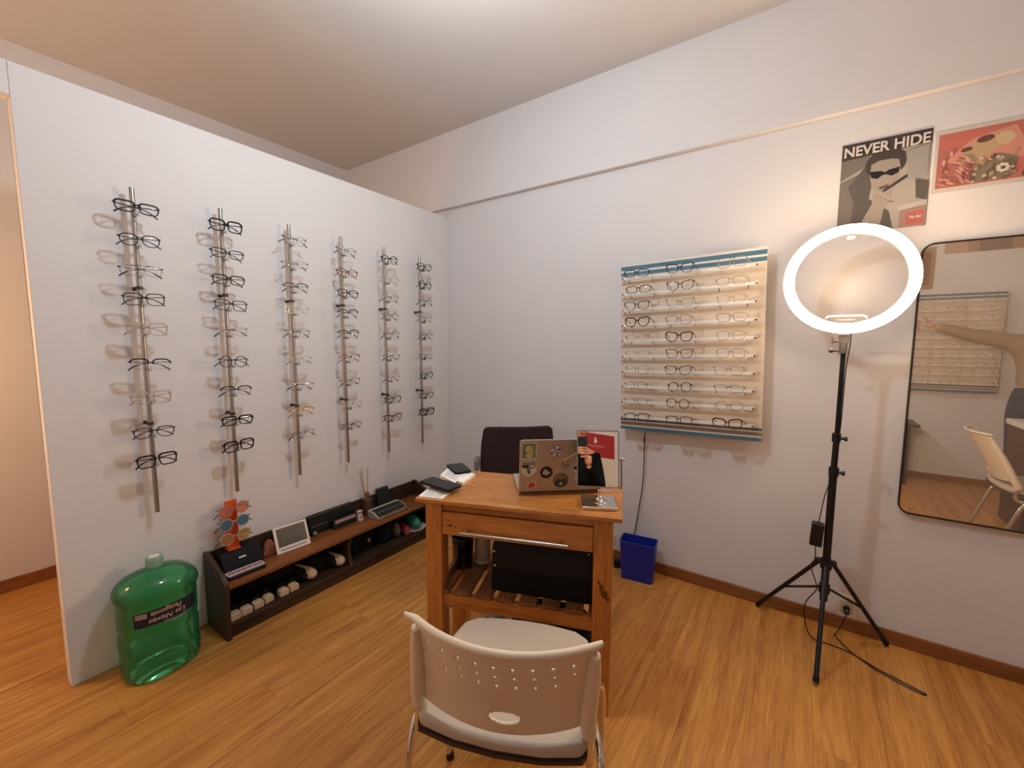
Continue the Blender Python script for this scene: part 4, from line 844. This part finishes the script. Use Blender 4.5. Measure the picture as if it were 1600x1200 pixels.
sh([(.03, .07), (.97, .07), (.97, .95), (.03, .95)], PK); sh([(.03, .07), (.5, .07), (.44, .6), (.03, .72)], (178, 112, 102)); sh([(.1, .5), (.3, .8), (.62, .9), (.7, .62), (.97, .62), (.97, .42), (.5, .36), (.3, .3)], PK2)
sh([(.2, .42), (.3, .72), (.52, .86), (.6, .70), (.46, .54), (.34, .36)], GD); sh(ell(.40, .76, .07, .05, 16, .4), (110, 72, 60)); sh(ell(.26, .64, .05, .035, 12, .3), (110, 72, 60)); sh(ell(.55, .72, .07, .10, 16), (208, 180, 144))
sh([(.3, .1), (.62, .1), (.66, .4), (.52, .5), (.36, .34)], (136, 122, 100)); sh([(.70, .10), (.97, .16), (.97, .50), (.74, .54)], (118, 72, 58)); sh([(.72, .72), (.86, .72), (.84, .95), (.74, .95)], (120, 74, 60))
random.seed(11)
for q in range(46): sh(ell(random.uniform(.30, .68), random.uniform(.10, .48), .018, .026, 8), random.choice([(206, 188, 160), (150, 132, 104), (178, 158, 128), (120, 98, 78)]))
for q in range(26): sh(ell(random.uniform(.06, .3), random.uniform(.1, .6), .014, .05, 8, random.random()), random.choice([(196, 140, 126), (158, 92, 84), (214, 160, 144)]))
for q in range(7): a = q * .9; sh(ell(.545 + .035 * math.cos(a), .25 + .05 * math.sin(a), .018, .026, 10), (224, 212, 192))
dn()

# ------------------------------------------------------------------ far side of the room (seen only in the mirrors)
FW = -3.25
p3, sh, dn = poster('red and white poster with a crest on the far wall, seen in the table mirror', 2.56, 1.16, 2.965, 1.628, FW, 1, (226, 214, 196))
sh([(.0, .515), (1, .515), (1, 1), (0, 1)], (168, 40, 44)); sh([(.47, .80), (.53, .80), (.545, .86), (.515, .88), (.53, .905), (.50, .925), (.47, .905), (.485, .88), (.455, .86)], (226, 214, 210)); sh([(.28, .735), (.72, .735), (.72, .75), (.28, .75)], (214, 168, 164)); sh([(.40, .70), (.60, .70), (.60, .707), (.40, .707)], (200, 130, 128)); dn()
p4, sh, dn = poster('narrow brown print on the far wall above the second display board', 2.90, 1.825, 3.190, 2.215, FW, 1, (176, 140, 108)); sh([(.1, .1), (.5, .1), (.45, .9), (.1, .9)], (146, 108, 80)); sh([(.55, .2), (.9, .1), (.8, .8)], (198, 160, 122)); dn()
p5, sh, dn = poster('long row print high on the far wall, seen in the wall mirror', 3.245, 2.140, 4.25, 2.46, FW, 1, (168, 132, 112)); sh([(.58, .0), (.78, 0), (.78, 1), (.58, 1)], (130, 104, 92)); sh(ell(.4, .3, .1, .2), (140, 110, 88)); sh([(.84, 0), (1, 0), (1, 1), (.9, 1)], (190, 150, 130)); dn()
random.seed(5)
FG = [[(random.choice(['rect', 'cat', 'round', 'square']), 'mid', random.choice(['clear', 'clear', 'rose']), random.choice([None, 'black'])) for j in range(3)] for i in range(10)]
panel('eyewear_panel', 'second grey striped glasses display on the far wall, seen in the wall mirror', Vector((3.335, FW + .055, 1.325)), 0, math.pi, FG, (-.21, 0, .2), ('right column', 'middle column', 'left column'), 'glasses on the far display board', far=True, wdt=.64)
ct = thing('shop_counter', 'dark brown counter with white top, seen in the wall mirror', 'counter', (3.50, -2.36, 0))
MB().box((.01, .02, 0), (1.2, .40, .715)).build('body', wood_mat('counter_brown', (88, 60, 42), (72, 46, 32), None, (3, 3, 20), .5), ct); MB().box((0, 0, .715), (1.22, .42, .755)).build('counter_top', M_white, ct, bevel=.006)
gj = thing('glass_jar', 'small glass jar on the white counter top', 'jar', (3.575, -2.05, .755)); MB().lathe([(0, 0), (.035, 0), (.037, .01), (.037, .075), (.03, .085)], 24).build('body', M_clear, gj); MB().lathe([(.033, .085), (.033, .10), (0, .102)], 24).build('lid', M_white, gj)
sd = thing('side_table', 'small brown side table against the far wall, seen in the wall mirror', 'table', (2.83, -3.22, 0))
MB().box((-.06, 0, .55), (.30, .36, .575)).build('table_top', M_dark, sd, bevel=.003)
for lx in (0, .20):
    for ly in (.03, .27): MB().box((lx, ly, 0), (lx + .045, ly + .045, .55)).build('leg', M_dark, sd)

# people reflected in the mirrors -------------------------------------------------
M_skin = mat('skin', (206, 150, 120), .5); M_hair = mat('dark_hair', (34, 24, 20), .6); M_jeans = mat('jeans', (44, 52, 72), .8)
def skinned(name, V, E, R, m, parent, root=0, roots=None, sub=2):
    me = bpy.data.meshes.new(name); me.from_pydata([tuple(v) for v in V], E, []); o = bpy.data.objects.new(name, me); COL.objects.link(o); me.materials.append(m); o.parent = parent
    o.modifiers.new('skin', 'SKIN').use_smooth_shade = True
    for i, r in enumerate(R):
        d = me.skin_vertices[0].data[i]; d.radius = r if isinstance(r, tuple) else (r, r); d.use_root = (i in (roots or [root]))
    s = o.modifiers.new('sub', 'SUBSURF'); s.levels = sub; s.render_levels = sub
    return o
def person(label, loc, rz, Sx, arms, top_col, hands):
    """Sx scale; arms: {'r': (elbow, wrist), 'l': (elbow, wrist)} in local coordinates; faces +y"""
    t = thing('person', label, 'person', loc, rz)
    k = Sx; V = []; E = []; Rr = []
    def add(p, r, par=None):
        V.append(Vector(p)); Rr.append(r if not isinstance(r, tuple) else r); i = len(V) - 1
        if par is not None: E.append((par, i))
        return i
    pel = add((0, 0, .93*k), (.135*k, .10*k)); wa = add((0, 0, 1.08*k), (.125*k, .085*k), pel); ch = add((0, .005, 1.27*k), (.15*k, .10*k), wa); up = add((0, 0, 1.385*k), (.12*k, .075*k), ch)
    ne = add((0, .005, 1.46*k), (.052*k, .052*k), up); hd0 = add((0, .02, 1.53*k), (.062*k, .075*k), ne); hd = add((0, .02, 1.60*k), (.075*k, .095*k), hd0); hd2 = add((0, .012, 1.68*k), (.062*k, .08*k), hd)
    js = {}
    for s, sg in (('r', 1), ('l', -1)):
        sh_ = add((sg*.165*k, 0, 1.36*k), .060*k, up); el = add(arms[s][0], .050*k, sh_); wr = add(arms[s][1], .029*k, el); js[s] = (sh_, el, wr)
        hp = add((sg*.085*k, 0, .84*k), (.088*k, .095*k), pel); kn_ = add((sg*.10*k, .015, .48*k), .058*k, hp); an = add((sg*.105*k, -.01, .09*k), .038*k, kn_); add((sg*.115*k, .13*k, .035), .034*k, an)
        js[s] += (hp, kn_, an)
    body = skinned('body', V, E, Rr, M_skin, t, pel)
    def shell(name, idx, m, grow):
        mp = {q: i for i, q in enumerate(idx)}
        return skinned(name, [V[q] for q in idx], [(mp[a], mp[c]) for a, c in E if a in mp and c in mp], [tuple(v * grow + .004 for v in (Rr[q] if isinstance(Rr[q], tuple) else (Rr[q], Rr[q]))) for q in idx], m, t, 0)
    shell('shirt', [pel, wa, ch, up] + [q for s in 'rl' for q in js[s][:3]], top_col, 1.12)
    shell('trousers', [pel, wa] + [q for s in 'rl' for q in js[s][3:]], M_jeans, 1.08)
    hb = MB(); hb.ball((0, .004, 1.655*k), .098*k, 12, (.88, 1.05, .98)); me = hb.mesh('hair', 60)
    bm = bmesh.new(); bm.from_mesh(me); bmesh.ops.delete(bm, geom=[v for v in bm.verts if v.co.y > .045*k and v.co.z < 1.69*k or v.co.z < 1.585*k], context='VERTS'); bm.to_mesh(me); bm.free()
    ho = link('hair', me, M_hair, t); so = ho.modifiers.new('solid', 'SOLIDIFY'); so.thickness = .012
    fb = MB()
    for sg in (-1, 1): fb.ball((sg*.032*k, .102*k, 1.612*k), .010*k, 6); 
    fb.build('eye', mat('eye_dark', (40, 30, 26), .2), t)
    MB().prism([(-.012, 1.56*k), (.012, 1.56*k), (.006, 1.605*k), (-.006, 1.605*k)], 'y', .09*k, .128*k).build('nose', M_skin, t, bevel=.006)
    MB().tube([(-.022*k, .098*k, 1.535*k), (0, .108*k, 1.533*k), (.022*k, .098*k, 1.535*k)], .006*k, 6).build('mouth', mat('lips', (160, 84, 76), .5), t)
    for sg in (-1, 1): MB().ball((sg*.082*k, .01, 1.60*k), .022*k, 6, (.4, .8, 1.2)).build('ear', M_skin, t)
    for s, (palm, fingers, thumb) in hands.items():
        HV = []; HE = []; HR = []; roots = []
        def hadd(p, r, par=None):
            HV.append(Vector(p)); HR.append(r)
            if par is not None: HE.append((par, len(HV) - 1))
            return len(HV) - 1
        w0 = hadd(arms[s][1], (.026*k, .022*k)); roots.append(w0); pm = hadd(palm, (.034*k, .020*k), w0)
        for ch_ in fingers + [thumb]:
            prev = None
            for i, p in enumerate(ch_): prev = hadd(p, (.0095 - .0012 * i) * k, prev); 
            roots.append(len(HV) - len(ch_))
        skinned('hand', HV, HE, HR, M_skin, t, 0, roots)
    return t
# photographer: phone held at the camera with the right hand
def loc_(p, o): return tuple(Vector(p) - Vector(o))
P0 = (2.37, -2.80, 0)
pw = loc_((2.292, -2.425, 1.150), P0)
pf_ = [[loc_(q, P0) for q in ((2.268, -2.405, 1.262 - .021 * i), (2.243, -2.384, 1.266 - .021 * i), (2.214, -2.380, 1.262 - .021 * i), (2.196 + .006 * i, -2.388, 1.256 - .021 * i))] for i in range(4)]
pt_ = [loc_(q, P0) for q in ((2.282, -2.425, 1.225), (2.268, -2.44, 1.262), (2.245, -2.432, 1.290))]
lh = ((-.21, .02, .78), [[(-.20 - .012 * i, .03, .76), (-.205 - .012 * i, .035, .725), (-.20 - .012 * i, .04, .70)] for i in range(4)], [(-.19, .03, .79), (-.18, .055, .765), (-.18, .06, .74)])
person('person in a black long sleeved top holding a phone, seen in the table mirror', P0, 0, .95, {'r': ((.13, .15, .99), pw), 'l': ((-.22, -.02, 1.05), (-.22, .01, .82))}, mat('black_knit', (18, 18, 20), .9, spec=.15),
       {'r': (loc_((2.282, -2.412, 1.225), P0), pf_, pt_), 'l': lh})
ph = bpy.data.objects.new('camera_phone', None); COL.objects.link(ph); tag(ph, 'black phone in the hand of the person in black', 'phone')
ph.matrix_world = Matrix(((_r.x, -_d.x, -_f.x, 0), (_r.y, -_d.y, -_f.y, 0), (_r.z, -_d.z, -_f.z, 0), (0, 0, 0, 1))); ph.location = CAM - _f * .022 - _r * .034 - _d * .004
MB().prism(rrect(.148, .072, .010), 'z', 0, .008).build('body', M_black, ph, bevel=.001)
MB().box((-.070, -.032, .008), (.070, .032, .0084)).build('screen', mat('phone_screen', (30, 30, 34), .2), ph)
# second person by the counter, arm stretched out
P1 = (3.76, -2.72, 0)
rf = [[(-.74 - .0, .12, 1.496 - .020 * i), (-.775, .125, 1.504 - .020 * i), (-.808 + .006 * i, .125, 1.502 - .020 * i)] for i in range(4)]
person('person in a taupe shirt reaching out an arm, seen in the wall mirror', P1, 0, .97, {'r': ((.24, .02, 1.06), (.26, .10, .84)), 'l': ((-.42, .05, 1.38), (-.65, .11, 1.455))}, mat('taupe_shirt', (158, 136, 112), .9, spec=.15),
       {'r': ((.26, .12, .80), [[(.25 + .012 * i, .13, .775), (.25 + .012 * i, .14, .74), (.25 + .012 * i, .145, .715)] for i in range(4)], [(.235, .13, .80), (.225, .15, .78), (.225, .155, .755)]),
        'l': ((-.705, .115, 1.468), rf, [(-.695, .13, 1.49), (-.715, .14, 1.52), (-.74, .145, 1.535)])})
bpy.context.view_layer.update()
